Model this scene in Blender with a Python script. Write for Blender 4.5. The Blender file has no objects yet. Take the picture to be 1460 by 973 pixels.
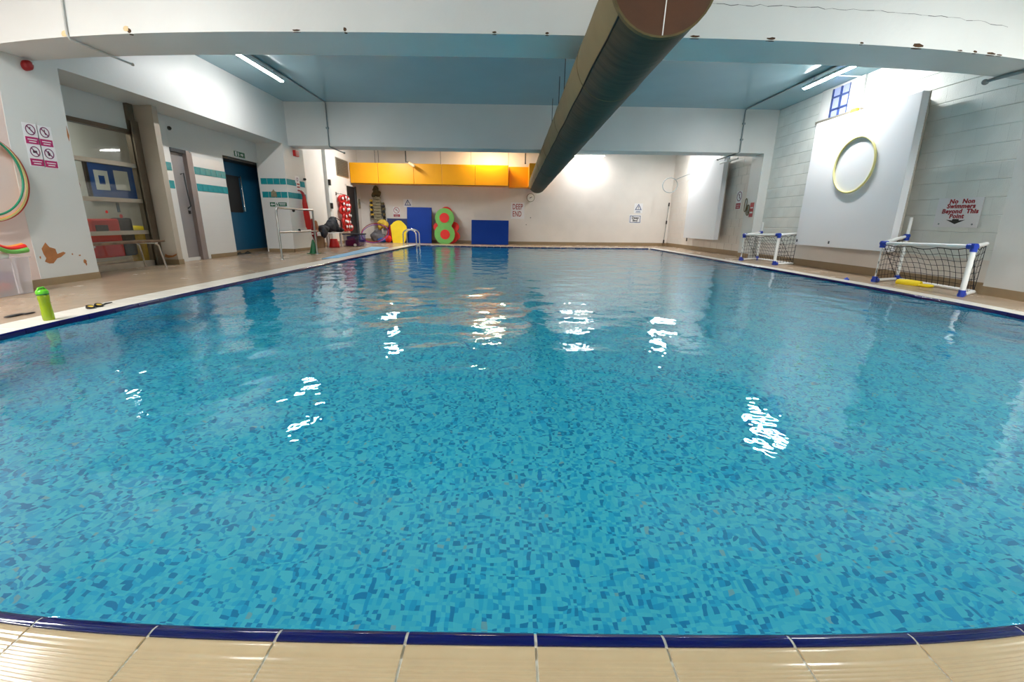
import bpy, bmesh, math, random
import numpy as np
from mathutils import Vector, Matrix, noise

random.seed(7)
sc = bpy.context.scene
COL = sc.collection
PI = math.pi

# ------------------------------------------------------------------ camera (wide phone lens with slight barrel distortion)
LENS_F = 0.59243563 * 1000 * 36 / 1460          # focal length in sensor millimetres
K1, K2 = -0.02899099, 0.02753355                # radial distortion of the phone lens
PITCH, ROLL, YAW = -0.27207992, 0.01599293, -0.00285447
EYE = 0.76
cam = bpy.data.cameras.new('camera')
cam_ob = bpy.data.objects.new('camera', cam)
COL.objects.link(cam_ob)
sc.camera = cam_ob
cam.type = 'PANO'
cam.sensor_width = 36.0
cam.clip_start = 0.01
cam.clip_end = 200
_r = np.linspace(0.0, 22.0, 600)
_rn = _r / LENS_F
_th = np.arctan(_rn * (1 + K1 * _rn ** 2 + K2 * _rn ** 4))
_A = np.stack([_r, _r ** 2, _r ** 3, _r ** 4], 1)
_c = np.linalg.lstsq(_A, _th, rcond=None)[0]
cc = cam
cc.panorama_type = 'FISHEYE_LENS_POLYNOMIAL'
cc.fisheye_fov = math.radians(178)
cc.fisheye_polynomial_k0 = 0.0
cc.fisheye_polynomial_k1 = -float(_c[0])
cc.fisheye_polynomial_k2 = -float(_c[1])
cc.fisheye_polynomial_k3 = -float(_c[2])
cc.fisheye_polynomial_k4 = -float(_c[3])


def cam_matrix():
    cp, sp, cr, sr, cy, sy = math.cos(PITCH), math.sin(PITCH), math.cos(ROLL), math.sin(ROLL), math.cos(YAW), math.sin(YAW)
    base = Matrix(((1, 0, 0), (0, 0, 1), (0, 1, 0)))
    Rr = Matrix(((cr, -sr, 0), (sr, cr, 0), (0, 0, 1)))
    Rp = Matrix(((1, 0, 0), (0, cp, -sp), (0, sp, cp)))
    Ry = Matrix(((cy, -sy, 0), (sy, cy, 0), (0, 0, 1)))
    R = Ry @ Rp @ base @ Rr
    M = Matrix(((R[0][0], R[0][1], -R[0][2]), (R[1][0], R[1][1], -R[1][2]), (R[2][0], R[2][1], -R[2][2]))).to_4x4()
    M.translation = Vector((0, 0, EYE))
    return M


cam_ob.matrix_world = cam_matrix()

# ------------------------------------------------------------------ world, exposure
w = bpy.data.worlds.new('world')
sc.world = w
w.use_nodes = True
w.node_tree.nodes['Background'].inputs[0].default_value = (0.20, 0.28, 0.55, 1)   # dusk outside the small window
w.node_tree.nodes['Background'].inputs[1].default_value = 0.6
LAMP = 290.0
sc.view_settings.view_transform = 'Standard'
sc.view_settings.look = 'None'
sc.view_settings.gamma = 1
sc.view_settings.exposure = 0.27
sc.cycles.use_denoising = True
sc.cycles.max_bounces = 14
sc.cycles.diffuse_bounces = 5
sc.cycles.glossy_bounces = 5
sc.cycles.transmission_bounces = 10
sc.cycles.transparent_max_bounces = 12
sc.cycles.caustics_refractive = True
sc.cycles.caustics_reflective = False
sc.cycles.blur_glossy = 1.5
sc.cycles.sample_clamp_indirect = 6.0

# ------------------------------------------------------------------ materials


def lin(c):
    return tuple(((x / 255) / 12.92 if x / 255 <= 0.04045 else ((x / 255 + 0.055) / 1.055) ** 2.4) for x in c) + (1.0,)


class NT:
    def __init__(s, name):
        s.m = bpy.data.materials.new(name)
        s.m.use_nodes = True
        s.t = s.m.node_tree
        s.p = s.t.nodes['Principled BSDF']
        s.out = s.t.nodes['Material Output']

    def n(s, kind, **kw):
        nd = s.t.nodes.new(kind)
        for k, v in kw.items():
            setattr(nd, k, v)
        return nd

    def l(s, a, b):
        s.t.links.new(a, b)


def mat(name, rgb, rough=0.5, metal=0.0, var=0.06, scale=6.0, bump=0.0, bscale=40.0, spec=0.5, coat=0.0, emit=None, estr=0, trans=0.0):
    q = NT(name)
    tc = q.n('ShaderNodeTexCoord')
    c = lin(rgb)
    if var > 0:
        nz = q.n('ShaderNodeTexNoise')
        nz.inputs['Scale'].default_value = scale
        nz.inputs['Detail'].default_value = 5
        q.l(tc.outputs['Object'], nz.inputs['Vector'])
        rp = q.n('ShaderNodeValToRGB')
        rp.color_ramp.elements[0].position = 0.3
        rp.color_ramp.elements[1].position = 0.7
        rp.color_ramp.elements[0].color = tuple(x * (1 - var) for x in c[:3]) + (1,)
        rp.color_ramp.elements[1].color = tuple(min(1, x * (1 + var)) for x in c[:3]) + (1,)
        q.l(nz.outputs['Fac'], rp.inputs['Fac'])
        q.l(rp.outputs['Color'], q.p.inputs['Base Color'])
    else:
        q.p.inputs['Base Color'].default_value = c
    q.p.inputs['Roughness'].default_value = rough
    q.p.inputs['Metallic'].default_value = metal
    q.p.inputs['Specular IOR Level'].default_value = spec
    q.p.inputs['Coat Weight'].default_value = coat
    q.p.inputs['Transmission Weight'].default_value = trans
    if bump > 0:
        nb = q.n('ShaderNodeTexNoise')
        nb.inputs['Scale'].default_value = bscale
        nb.inputs['Detail'].default_value = 4
        q.l(tc.outputs['Object'], nb.inputs['Vector'])
        b = q.n('ShaderNodeBump')
        b.inputs['Strength'].default_value = bump
        b.inputs['Distance'].default_value = 0.01
        q.l(nb.outputs['Fac'], b.inputs['Height'])
        q.l(b.outputs['Normal'], q.p.inputs['Normal'])
    if emit:
        q.p.inputs['Emission Color'].default_value = lin(emit)
        q.p.inputs['Emission Strength'].default_value = estr
    return q.m


def glass_mat(name, tint=(0.85, 0.9, 0.9), gloss=0.12):
    q = NT(name)
    q.t.nodes.remove(q.p)
    tr = q.n('ShaderNodeBsdfTransparent')
    tr.inputs[0].default_value = tint + (1,)
    gl = q.n('ShaderNodeBsdfGlossy')
    gl.inputs['Roughness'].default_value = 0.03
    fr = q.n('ShaderNodeLayerWeight')
    fr.inputs['Blend'].default_value = 0.5
    pw = q.n('ShaderNodeMath', operation='POWER')
    pw.inputs[1].default_value = 5
    q.l(fr.outputs['Facing'], pw.inputs[0])
    ma = q.n('ShaderNodeMath', operation='MULTIPLY_ADD')
    ma.inputs[1].default_value = 0.9
    ma.inputs[2].default_value = 0.05
    q.l(pw.outputs[0], ma.inputs[0])
    mx = q.n('ShaderNodeMixShader')
    q.l(ma.outputs[0], mx.inputs[0])
    q.l(tr.outputs[0], mx.inputs[1])
    q.l(gl.outputs[0], mx.inputs[2])
    q.l(mx.outputs[0], q.out.inputs['Surface'])
    return q.m


def liner_mat():
    """Printed mosaic pool liner: little squares in several teals."""
    q = NT('mosaic_liner')
    tc = q.n('ShaderNodeTexCoord')
    mp = q.n('ShaderNodeMapping')
    mp.inputs['Scale'].default_value = (58, 58, 58)
    q.l(tc.outputs['Object'], mp.inputs['Vector'])
    fl = q.n('ShaderNodeVectorMath', operation='FLOOR')
    q.l(mp.outputs[0], fl.inputs[0])
    wn = q.n('ShaderNodeTexWhiteNoise', noise_dimensions='3D')
    q.l(fl.outputs[0], wn.inputs['Vector'])
    rp = q.n('ShaderNodeValToRGB')
    rp.color_ramp.interpolation = 'CONSTANT'
    e = rp.color_ramp.elements
    cols = [(0.0, (98, 238, 255)), (0.30, (80, 230, 254)), (0.54, (54, 216, 250)), (0.74, (28, 192, 238)), (0.88, (4, 156, 212)), (0.992, (150, 214, 224))]
    e[0].color = lin(cols[0][1])
    e[1].position = cols[1][0]
    e[1].color = lin(cols[1][1])
    for p_, c_ in cols[2:]:
        k = e.new(p_)
        k.color = lin(c_)
    q.l(wn.outputs['Value'], rp.inputs['Fac'])
    # larger tonal drift
    nz = q.n('ShaderNodeTexNoise')
    nz.inputs['Scale'].default_value = 5
    q.l(tc.outputs['Object'], nz.inputs['Vector'])
    mx = q.n('ShaderNodeMix', data_type='RGBA', blend_type='MULTIPLY')
    mx.inputs['Factor'].default_value = 0.12
    q.l(rp.outputs['Color'], mx.inputs['A'])
    q.l(nz.outputs['Fac'], mx.inputs['B'])
    q.l(mx.outputs['Result'], q.p.inputs['Base Color'])
    q.p.inputs['Roughness'].default_value = 0.6
    return q.m


def water_mat():
    q = NT('pool_water')
    q.t.nodes.remove(q.p)
    g = q.n('ShaderNodeBsdfGlass')
    g.inputs['Roughness'].default_value = 0.0
    g.inputs['IOR'].default_value = 1.333
    g.inputs['Color'].default_value = (1, 1, 1, 1)
    q.l(g.outputs[0], q.out.inputs['Surface'])
    tc = q.n('ShaderNodeTexCoord')
    nz = q.n('ShaderNodeTexNoise')                      # the finest ripples
    nz.inputs['Scale'].default_value = 13
    nz.inputs['Detail'].default_value = 1.5
    q.l(tc.outputs['Object'], nz.inputs['Vector'])
    b = q.n('ShaderNodeBump')
    b.inputs['Strength'].default_value = 0.4
    b.inputs['Distance'].default_value = 0.006
    q.l(nz.outputs['Fac'], b.inputs['Height'])
    q.l(b.outputs['Normal'], g.inputs['Normal'])
    v = q.n('ShaderNodeVolumeAbsorption')
    v.inputs['Color'].default_value = (0.30, 0.80, 0.97, 1)
    v.inputs['Density'].default_value = 0.14
    q.l(v.outputs[0], q.out.inputs['Volume'])
    return q.m


def deck_mat():
    q = NT('wet_deck')
    tc = q.n('ShaderNodeTexCoord')
    nz = q.n('ShaderNodeTexNoise')
    nz.inputs['Scale'].default_value = 1.6
    nz.inputs['Detail'].default_value = 8
    q.l(tc.outputs['Object'], nz.inputs['Vector'])
    rp = q.n('ShaderNodeValToRGB')
    rp.color_ramp.elements[0].position = 0.3
    rp.color_ramp.elements[1].position = 0.75
    rp.color_ramp.elements[0].color = lin((164, 142, 120))
    rp.color_ramp.elements[1].color = lin((178, 155, 131))
    q.l(nz.outputs['Fac'], rp.inputs['Fac'])
    br = q.n('ShaderNodeTexBrick')
    br.offset = 0
    br.inputs['Scale'].default_value = 4.0
    br.inputs['Mortar Size'].default_value = 0.012
    br.inputs['Brick Width'].default_value = 0.6
    br.inputs['Row Height'].default_value = 0.6
    br.inputs['Color1'].default_value = (1, 1, 1, 1)
    br.inputs['Color2'].default_value = (0.95, 0.95, 0.95, 1)
    br.inputs['Mortar'].default_value = (0.8, 0.8, 0.8, 1)
    q.l(tc.outputs['Object'], br.inputs['Vector'])
    mx = q.n('ShaderNodeMix', data_type='RGBA', blend_type='MULTIPLY')
    mx.inputs['Factor'].default_value = 1
    q.l(rp.outputs['Color'], mx.inputs['A'])
    q.l(br.outputs['Color'], mx.inputs['B'])
    q.l(mx.outputs['Result'], q.p.inputs['Base Color'])
    r2 = q.n('ShaderNodeMapRange')
    r2.inputs['To Min'].default_value = 0.20
    r2.inputs['To Max'].default_value = 0.32
    q.l(nz.outputs['Fac'], r2.inputs['Value'])
    q.l(r2.outputs[0], q.p.inputs['Roughness'])
    return q.m


def whitetile_mat():
    q = NT('white_tile')
    q.p.inputs['Base Color'].default_value = lin((232, 230, 226))
    q.p.inputs['Roughness'].default_value = 0.18
    tc = q.n('ShaderNodeTexCoord')
    sx = q.n('ShaderNodeSeparateXYZ')
    q.l(tc.outputs['Object'], sx.inputs[0])
    ad = q.n('ShaderNodeMath', operation='ADD')
    q.l(sx.outputs['X'], ad.inputs[0])
    q.l(sx.outputs['Y'], ad.inputs[1])
    cx = q.n('ShaderNodeCombineXYZ')
    q.l(ad.outputs[0], cx.inputs['X'])
    q.l(sx.outputs['Z'], cx.inputs['Y'])
    br = q.n('ShaderNodeTexBrick')
    br.offset = 0
    br.inputs['Scale'].default_value = 1.0
    br.inputs['Brick Width'].default_value = 0.15
    br.inputs['Row Height'].default_value = 0.15
    br.inputs['Mortar Size'].default_value = 0.003
    q.l(cx.outputs[0], br.inputs['Vector'])
    b = q.n('ShaderNodeBump', invert=True)
    b.inputs['Strength'].default_value = 0.4
    b.inputs['Distance'].default_value = 0.002
    q.l(br.outputs['Fac'], b.inputs['Height'])
    q.l(b.outputs['Normal'], q.p.inputs['Normal'])
    return q.m


def wood_mat():
    q = NT('wood')
    tc = q.n('ShaderNodeTexCoord')
    wv = q.n('ShaderNodeTexWave')
    wv.inputs['Scale'].default_value = 9
    wv.inputs['Distortion'].default_value = 4
    q.l(tc.outputs['Object'], wv.inputs['Vector'])
    rp = q.n('ShaderNodeValToRGB')
    rp.color_ramp.elements[0].color = lin((84, 62, 44))
    rp.color_ramp.elements[1].color = lin((126, 98, 72))
    q.l(wv.outputs['Fac'], rp.inputs['Fac'])
    q.l(rp.outputs['Color'], q.p.inputs['Base Color'])
    q.p.inputs['Roughness'].default_value = 0.5
    return q.m


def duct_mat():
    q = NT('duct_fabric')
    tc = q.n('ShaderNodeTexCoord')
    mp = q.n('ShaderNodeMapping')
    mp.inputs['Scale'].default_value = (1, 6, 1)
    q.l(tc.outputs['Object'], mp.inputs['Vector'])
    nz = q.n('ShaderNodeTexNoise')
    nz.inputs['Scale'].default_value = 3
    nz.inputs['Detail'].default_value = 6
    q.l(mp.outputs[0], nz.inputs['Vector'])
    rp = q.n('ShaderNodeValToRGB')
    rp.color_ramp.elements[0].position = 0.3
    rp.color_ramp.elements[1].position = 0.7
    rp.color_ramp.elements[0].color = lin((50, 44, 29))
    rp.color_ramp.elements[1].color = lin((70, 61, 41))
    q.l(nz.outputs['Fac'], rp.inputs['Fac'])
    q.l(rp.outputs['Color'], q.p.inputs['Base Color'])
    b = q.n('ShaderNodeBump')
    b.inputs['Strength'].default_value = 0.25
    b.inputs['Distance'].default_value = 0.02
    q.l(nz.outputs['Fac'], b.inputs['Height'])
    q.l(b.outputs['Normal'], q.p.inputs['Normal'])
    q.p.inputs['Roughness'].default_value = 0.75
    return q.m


M = dict(
    white=mat('white_paint', (216, 216, 213), 0.42, var=0.03, scale=1.5, bump=0.15, bscale=18),
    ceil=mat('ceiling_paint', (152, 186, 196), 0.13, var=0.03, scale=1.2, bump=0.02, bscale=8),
    block=mat('painted_block', (232, 234, 229), 0.45, var=0.04, scale=3, bump=0.3, bscale=60),
    mortar=mat('painted_mortar', (226, 228, 222), 0.6, var=0.03),
    cream=mat('cream_paint', (228, 220, 213), 0.5, var=0.03, scale=2, bump=0.1, bscale=20),
    pink=mat('pink_wall', (232, 208, 200), 0.5, var=0.03, scale=2),  # pinkish tone of the near left wall
    beige=mat('beige_paint', (184, 172, 156), 0.5, var=0.05, scale=2),
    whitetile=whitetile_mat(),
    teal=mat('teal_tile', (38, 150, 158), 0.15, var=0.12, scale=9),
    liner=liner_mat(), water=water_mat(), deck=deck_mat(), wood=wood_mat(), duct=duct_mat(),
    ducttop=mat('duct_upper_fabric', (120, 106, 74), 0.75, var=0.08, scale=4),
    ductend=mat('duct_end', (86, 52, 30), 0.7, var=0.15, scale=5),
    seam=mat('duct_seam', (26, 22, 16), 0.8, var=0),
    kerbwhite=mat('kerb_white', (226, 220, 210), 0.25, var=0.05, scale=8),
    navy=mat('navy_glaze', (8, 14, 82), 0.07, var=0.08, scale=12),
    tan=mat('tan_glaze', (198, 174, 138), 0.14, var=0.04, scale=14),
    grout=mat('grout', (222, 216, 202), 0.8, var=0.1),
    skirt=mat('tan_skirting', (150, 128, 98), 0.3, var=0.06, scale=6),
    brown=mat('brown_metal', (112, 100, 86), 0.35, metal=0.6, var=0.08),
    alu=mat('dull_aluminium', (172, 164, 150), 0.35, metal=0.6, var=0.05),
    greydoor=mat('grey_door', (146, 140, 140), 0.4, var=0.03),
    doorframe=mat('door_frame', (150, 136, 132), 0.4, var=0.05),
    bluedoor=mat('blue_door', (26, 92, 128), 0.35, var=0.05),
    dark=mat('dark_paint', (34, 30, 30), 0.5, var=0.1),
    black=mat('black_plastic', (16, 16, 18), 0.4, var=0.1),
    steel=mat('stainless', (206, 206, 204), 0.16, metal=1.0, var=0.02),
    railsteel=mat('rail_steel', (168, 166, 162), 0.3, metal=1.0, var=0.03),
    paleconduit=mat('pale_conduit', (196, 196, 192), 0.4, var=0.03),
    conduit=mat('grey_conduit', (140, 148, 150), 0.4, var=0.03),
    whiteplastic=mat('white_plastic', (236, 236, 234), 0.3, var=0.02),
    panel=mat('white_board', (236, 236, 240), 0.4, var=0.01, scale=1),
    paneledge=mat('board_edge', (186, 178, 168), 0.6, var=0.05),
    yellowduct=mat('yellow_paint', (242, 164, 0), 0.4, var=0.03, scale=2),
    tube=mat('lamp_tube', (255, 255, 255), 0.3, var=0, emit=(252, 253, 250), estr=LAMP),
    officetube=mat('office_lamp_tube', (255, 255, 255), 0.3, var=0, emit=(255, 246, 230), estr=LAMP * 0.35),
    neartube=mat('near_lamp_tube', (255, 255, 255), 0.3, var=0, emit=(252, 253, 250), estr=LAMP * 1.4),
    dimtube=mat('dim_lamp_tube', (255, 255, 255), 0.3, var=0, emit=(250, 248, 246), estr=LAMP * 0.5),
    warmtube=mat('warm_lamp_tube', (255, 255, 255), 0.3, var=0, emit=(255, 232, 190), estr=LAMP),
    red=mat('red', (190, 22, 20), 0.45, var=0.06), deepred=mat('deep_red', (150, 20, 24), 0.4, var=0.06),
    rustred=mat('hoop_red', (184, 56, 30), 0.4, var=0.05),
    orange=mat('orange', (232, 150, 70), 0.4, var=0.05), green=mat('hoop_green', (30, 130, 96), 0.4, var=0.05),
    lime=mat('foam_green', (112, 182, 88), 0.6, var=0.05), foamred=mat('foam_red', (226, 34, 28), 0.6, var=0.05),
    matblue=mat('mat_blue', (2, 52, 142), 0.6, var=0.06, scale=3, spec=0.2), matnavy=mat('mat_navy', (4, 30, 88), 0.6, var=0.06),
    yellow=mat('foam_yellow', (248, 216, 20), 0.6, var=0.04), paleyellow=mat('hoop_yellow', (240, 230, 160), 0.35, var=0.05),
    lightblue=mat('light_blue_mat', (130, 184, 222), 0.6, var=0.05), conegreen=mat('cone_green', (14, 92, 50), 0.5, var=0.06),
    magenta=mat('label_magenta', (178, 24, 100), 0.4, var=0), signred=mat('sign_red', (158, 14, 34), 0.4, var=0),
    plate=mat('sign_white', (236, 234, 236), 0.3, var=0), ring=mat('sign_ring', (120, 40, 90), 0.4, var=0),
    signgreen=mat('sign_green', (6, 96, 62), 0.4, var=0), signblue=mat('sign_blue', (56, 76, 128), 0.4, var=0),
    plaster=mat('bare_plaster', (172, 112, 66), 0.9, var=0.15, scale=14), rust=mat('rust', (74, 50, 26), 0.9, var=0.4, scale=40),
    peel=mat('pale_peel', (222, 196, 150), 0.8, var=0.15, scale=30),
    goalblue=mat('joint_blue', (20, 58, 168), 0.35, var=0.05), cord=mat('net_cord', (22, 24, 34), 0.8, var=0),
    purple=mat('purple', (128, 60, 150), 0.4, var=0.1), crate=mat('violet_plastic', (96, 28, 84), 0.4, var=0.1),
    bag=mat('bag_navy', (20, 22, 36), 0.8, var=0.2, bump=0.4), tancloth=mat('tan_cloth', (176, 120, 84), 0.9, var=0.1, bump=0.4),
    olive=mat('olive_foam', (96, 84, 52), 0.8, var=0.25, scale=14), olivepale=mat('pale_olive', (140, 130, 104), 0.8, var=0.25, scale=22),
    mustard=mat('mustard_fabric', (206, 170, 60), 0.8, var=0.12, bump=0.3), greynet=mat('grey_net', (110, 108, 112), 0.9, var=0.2, scale=30),
    paper=mat('paper', (226, 230, 226), 0.7, var=0.02), boardblue=mat('board_blue', (30, 84, 160), 0.7, var=0.08),
    screenback=mat('office_wall', (206, 204, 198), 0.6, var=0.03), officefloor=mat('office_floor', (120, 108, 98), 0.5, var=0.1),
    glass=glass_mat('window_glass'),
    frosted=mat('frosted_glass', (150, 158, 216), 0.5, var=0.1, scale=14, emit=(150, 156, 230), estr=0.4),
    bottle=mat('bottle_green', (176, 204, 24), 0.15, var=0.03, trans=0.55), bottlecap=mat('bottle_cap', (96, 190, 30), 0.3, var=0.04),
    cratebox=glass_mat('crate_plastic', (0.86, 0.88, 0.94)), cardboard=mat('cardboard', (150, 120, 92), 0.8, var=0.08), clearbox=None, foamwhite=mat('white_foam', (236, 234, 230), 0.7, var=0.02),
    beacon=mat('amber_lens', (250, 220, 90), 0.2, var=0, trans=0.3),
    clockface=mat('clock_face', (240, 238, 232), 0.3, var=0), greyd=mat('dark_grey', (70, 72, 74), 0.5, var=0.05),
    signgrey=mat('louvre_grey', (118, 106, 92), 0.5, metal=0.3, var=0.05),
)


def clearbox_mat():
    q = NT('cloudy_plastic')
    q.t.nodes.remove(q.p)
    tr = q.n('ShaderNodeBsdfTransparent')
    tr.inputs[0].default_value = (0.95, 0.94, 0.95, 1)
    df = q.n('ShaderNodeBsdfPrincipled')
    df.inputs['Base Color'].default_value = lin((242, 238, 240))
    df.inputs['Roughness'].default_value = 0.3
    mx = q.n('ShaderNodeMixShader')
    mx.inputs[0].default_value = 0.3
    q.l(tr.outputs[0], mx.inputs[1])
    q.l(df.outputs[0], mx.inputs[2])
    q.l(mx.outputs[0], q.out.inputs['Surface'])
    return q.m


M['clearbox'] = clearbox_mat()

# ------------------------------------------------------------------ builders
ORG = {}


def tag(o, label, cat, group=None, kind=None):
    if label:
        o['label'] = label
    if cat:
        o['category'] = cat
    if group:
        o['group'] = group
    if kind:
        o['kind'] = kind
    return o


def thing(name, loc, label, cat, group=None, kind=None):
    o = bpy.data.objects.new(name, None)
    o.empty_display_size = 0.1
    COL.objects.link(o)
    o.location = loc
    ORG[o] = Vector(loc)
    return tag(o, label, cat, group, kind)


def frame(origin, right, up):
    r, u = Vector(right).normalized(), Vector(up).normalized()
    n = r.cross(u)
    m = Matrix((r, u, n)).transposed().to_4x4()
    m.translation = Vector(origin)
    return m


class MB:
    """Collects world-space geometry; build() links it as one mesh object."""

    def __init__(s, T=None):
        s.v, s.f, s.sm = [], [], []
        s.T = T or Matrix.Identity(4)

    def _add(s, vs, fs, smooth=False):
        b = len(s.v)
        s.v += [s.T @ Vector(p) for p in vs]
        s.f += [[b + i for i in f] for f in fs]
        s.sm += [smooth] * len(fs)
        return s

    def box(s, x0, x1, y0, y1, z0, z1):
        x0, x1 = min(x0, x1), max(x0, x1)
        y0, y1 = min(y0, y1), max(y0, y1)
        z0, z1 = min(z0, z1), max(z0, z1)
        vs = [(x, y, z) for z in (z0, z1) for y in (y0, y1) for x in (x0, x1)]
        return s._add(vs, [(0, 2, 3, 1), (4, 5, 7, 6), (0, 1, 5, 4), (2, 6, 7, 3), (0, 4, 6, 2), (1, 3, 7, 5)])

    def prism(s, pts, d0, d1, smooth=False):
        """polygon (counter-clockwise, in local xy) extruded along local z"""
        n = len(pts)
        vs = [(x, y, d0) for x, y in pts] + [(x, y, d1) for x, y in pts]
        s._add(vs, [list(range(n - 1, -1, -1)), list(range(n, 2 * n))])
        return s._add(vs, [(i, (i + 1) % n, n + (i + 1) % n, n + i) for i in range(n)], smooth)

    def tube(s, path, r, n=8, closed=False, caps=True):
        P = [Vector(p) for p in path]
        m = len(P)
        rs = r if isinstance(r, (list, tuple)) else [r] * m
        vs, up = [], None
        for i in range(m):
            if closed:
                t = P[(i + 1) % m] - P[i - 1]
            else:
                t = P[min(i + 1, m - 1)] - P[max(i - 1, 0)]
            t.normalize()
            if up is None:
                up = Vector((0, 0, 1)) if abs(t.z) < 0.9 else Vector((1, 0, 0))
            a = t.cross(up)
            a.normalize()
            b = a.cross(t)
            up = b
            vs += [P[i] + (a * math.cos(2 * PI * k / n) + b * math.sin(2 * PI * k / n)) * rs[i] for k in range(n)]
        fs = []
        for i in range(m if closed else m - 1):
            j = (i + 1) % m
            fs += [(i * n + k, i * n + (k + 1) % n, j * n + (k + 1) % n, j * n + k) for k in range(n)]
        s._add(vs, fs, True)
        if caps and not closed:
            s._add(vs[:n], [list(range(n - 1, -1, -1))])
            s._add(vs[-n:], [list(range(n))])
        return s

    def ring(s, c, R, r, ax=(1, 0, 0), ay=(0, 1, 0), n=40, k=8, ry=None):
        ax, ay, c = Vector(ax), Vector(ay), Vector(c)
        ry = ry or R
        return s.tube([c + ax * R * math.cos(2 * PI * i / n) + ay * ry * math.sin(2 * PI * i / n) for i in range(n)], r, k, True)

    def annulus(s, cx, cy, r0, r1, d0, d1, n=28):
        vs = []
        for r, d in ((r0, d0), (r1, d0), (r1, d1), (r0, d1)):
            vs += [(cx + r * math.cos(2 * PI * i / n), cy + r * math.sin(2 * PI * i / n), d) for i in range(n)]
        fs = []
        for q in range(4):
            w_ = (q + 1) % 4
            fs += [(q * n + i, q * n + (i + 1) % n, w_ * n + (i + 1) % n, w_ * n + i) for i in range(n)]
        return s._add(vs, fs)

    def disc(s, cx, cy, r, d0, d1, n=28):
        return s.prism([(cx + r * math.cos(2 * PI * i / n), cy + r * math.sin(2 * PI * i / n)) for i in range(n)], d0, d1, True)

    def lathe(s, c, prof, n=20, axis='z'):
        """prof: (radius, height) pairs about a vertical axis through c"""
        vs = []
        for r, h in prof:
            for i in range(n):
                a = 2 * PI * i / n
                vs.append((c[0] + r * math.cos(a), c[1] + r * math.sin(a), c[2] + h))
        fs = []
        for q in range(len(prof) - 1):
            fs += [(q * n + i, q * n + (i + 1) % n, (q + 1) * n + (i + 1) % n, (q + 1) * n + i) for i in range(n)]
        s._add(vs, fs, True)
        s._add(vs[:n], [list(range(n - 1, -1, -1))])
        return s._add(vs[-n:], [list(range(n))])

    def ball(s, c, rx, ry=None, rz=None, n=14, m=9):
        ry, rz = ry or rx, rz or rx
        vs, fs = [], []
        for j in range(m + 1):
            a = PI * j / m
            for i in range(n):
                b = 2 * PI * i / n
                vs.append((c[0] + rx * math.sin(a) * math.cos(b), c[1] + ry * math.sin(a) * math.sin(b), c[2] + rz * math.cos(a)))
        for j in range(m):
            fs += [(j * n + i, (j + 1) * n + i, (j + 1) * n + (i + 1) % n, j * n + (i + 1) % n) for i in range(n)]
        return s._add(vs, fs, True)

    def bevelbox(s, x0, x1, y0, y1, z0, z1, b):
        """box with all edges rounded a little (bmesh bevel)"""
        bm = bmesh.new()
        bmesh.ops.create_cube(bm, size=1)
        for v in bm.verts:
            v.co = Vector(((x0 + x1) / 2 + v.co.x * (x1 - x0), (y0 + y1) / 2 + v.co.y * (y1 - y0), (z0 + z1) / 2 + v.co.z * (z1 - z0)))
        bmesh.ops.bevel(bm, geom=bm.edges[:] + bm.verts[:], offset=b, segments=2, affect='EDGES', profile=0.6)
        bm.verts.ensure_lookup_table()
        vs = [v.co.copy() for v in bm.verts]
        fs = [[v.index for v in f.verts] for f in bm.faces]
        bm.free()
        return s._add(vs, fs, False)

    def mesh(s, name, off):
        me = bpy.data.meshes.new(name)
        me.from_pydata([v - off for v in s.v], [], s.f)
        me.polygons.foreach_set('use_smooth', s.sm)
        me.update()
        return me

    def build(s, name, m, parent=None, label=None, cat=None, group=None, kind=None, base=None):
        if parent is not None:
            off = ORG[parent]
        elif base is not None:
            off = Vector(base)
        else:
            xs, ys, zs = [v.x for v in s.v], [v.y for v in s.v], [v.z for v in s.v]
            off = Vector(((min(xs) + max(xs)) / 2, (min(ys) + max(ys)) / 2, min(zs)))
        me = s.mesh(name, off)
        mm = M[m] if isinstance(m, str) else m
        me.materials.append(mm)
        o = bpy.data.objects.new(name, me)
        COL.objects.link(o)
        if parent is not None:
            o.parent = parent
        else:
            o.location = off
        ORG[o] = off.copy()
        tag(o, label, cat, group, kind)
        return o


def blob(name, parts, m, parent=None, vox=0.03, wob=0.0, **kw):
    """soft lump: overlapping ellipsoids merged into one skin"""
    mb = MB()
    for c, rx, ry, rz in parts:
        mb.ball(c, rx, ry, rz, 16, 10)
    o = mb.build(name, m, parent, **kw)
    r = o.modifiers.new('skin', 'REMESH')
    r.mode = 'VOXEL'
    r.voxel_size = vox
    r.use_smooth_shade = True
    sm = o.modifiers.new('smooth', 'SMOOTH')
    sm.iterations = 4
    dg = bpy.context.evaluated_depsgraph_get()
    me = bpy.data.meshes.new_from_object(o.evaluated_get(dg))
    if wob:
        for v in me.vertices:
            v.co += v.normal * noise.noise(v.co * 9) * wob
    o.modifiers.clear()
    o.data = me
    for p in me.polygons:
        p.use_smooth = True
    return o


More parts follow.
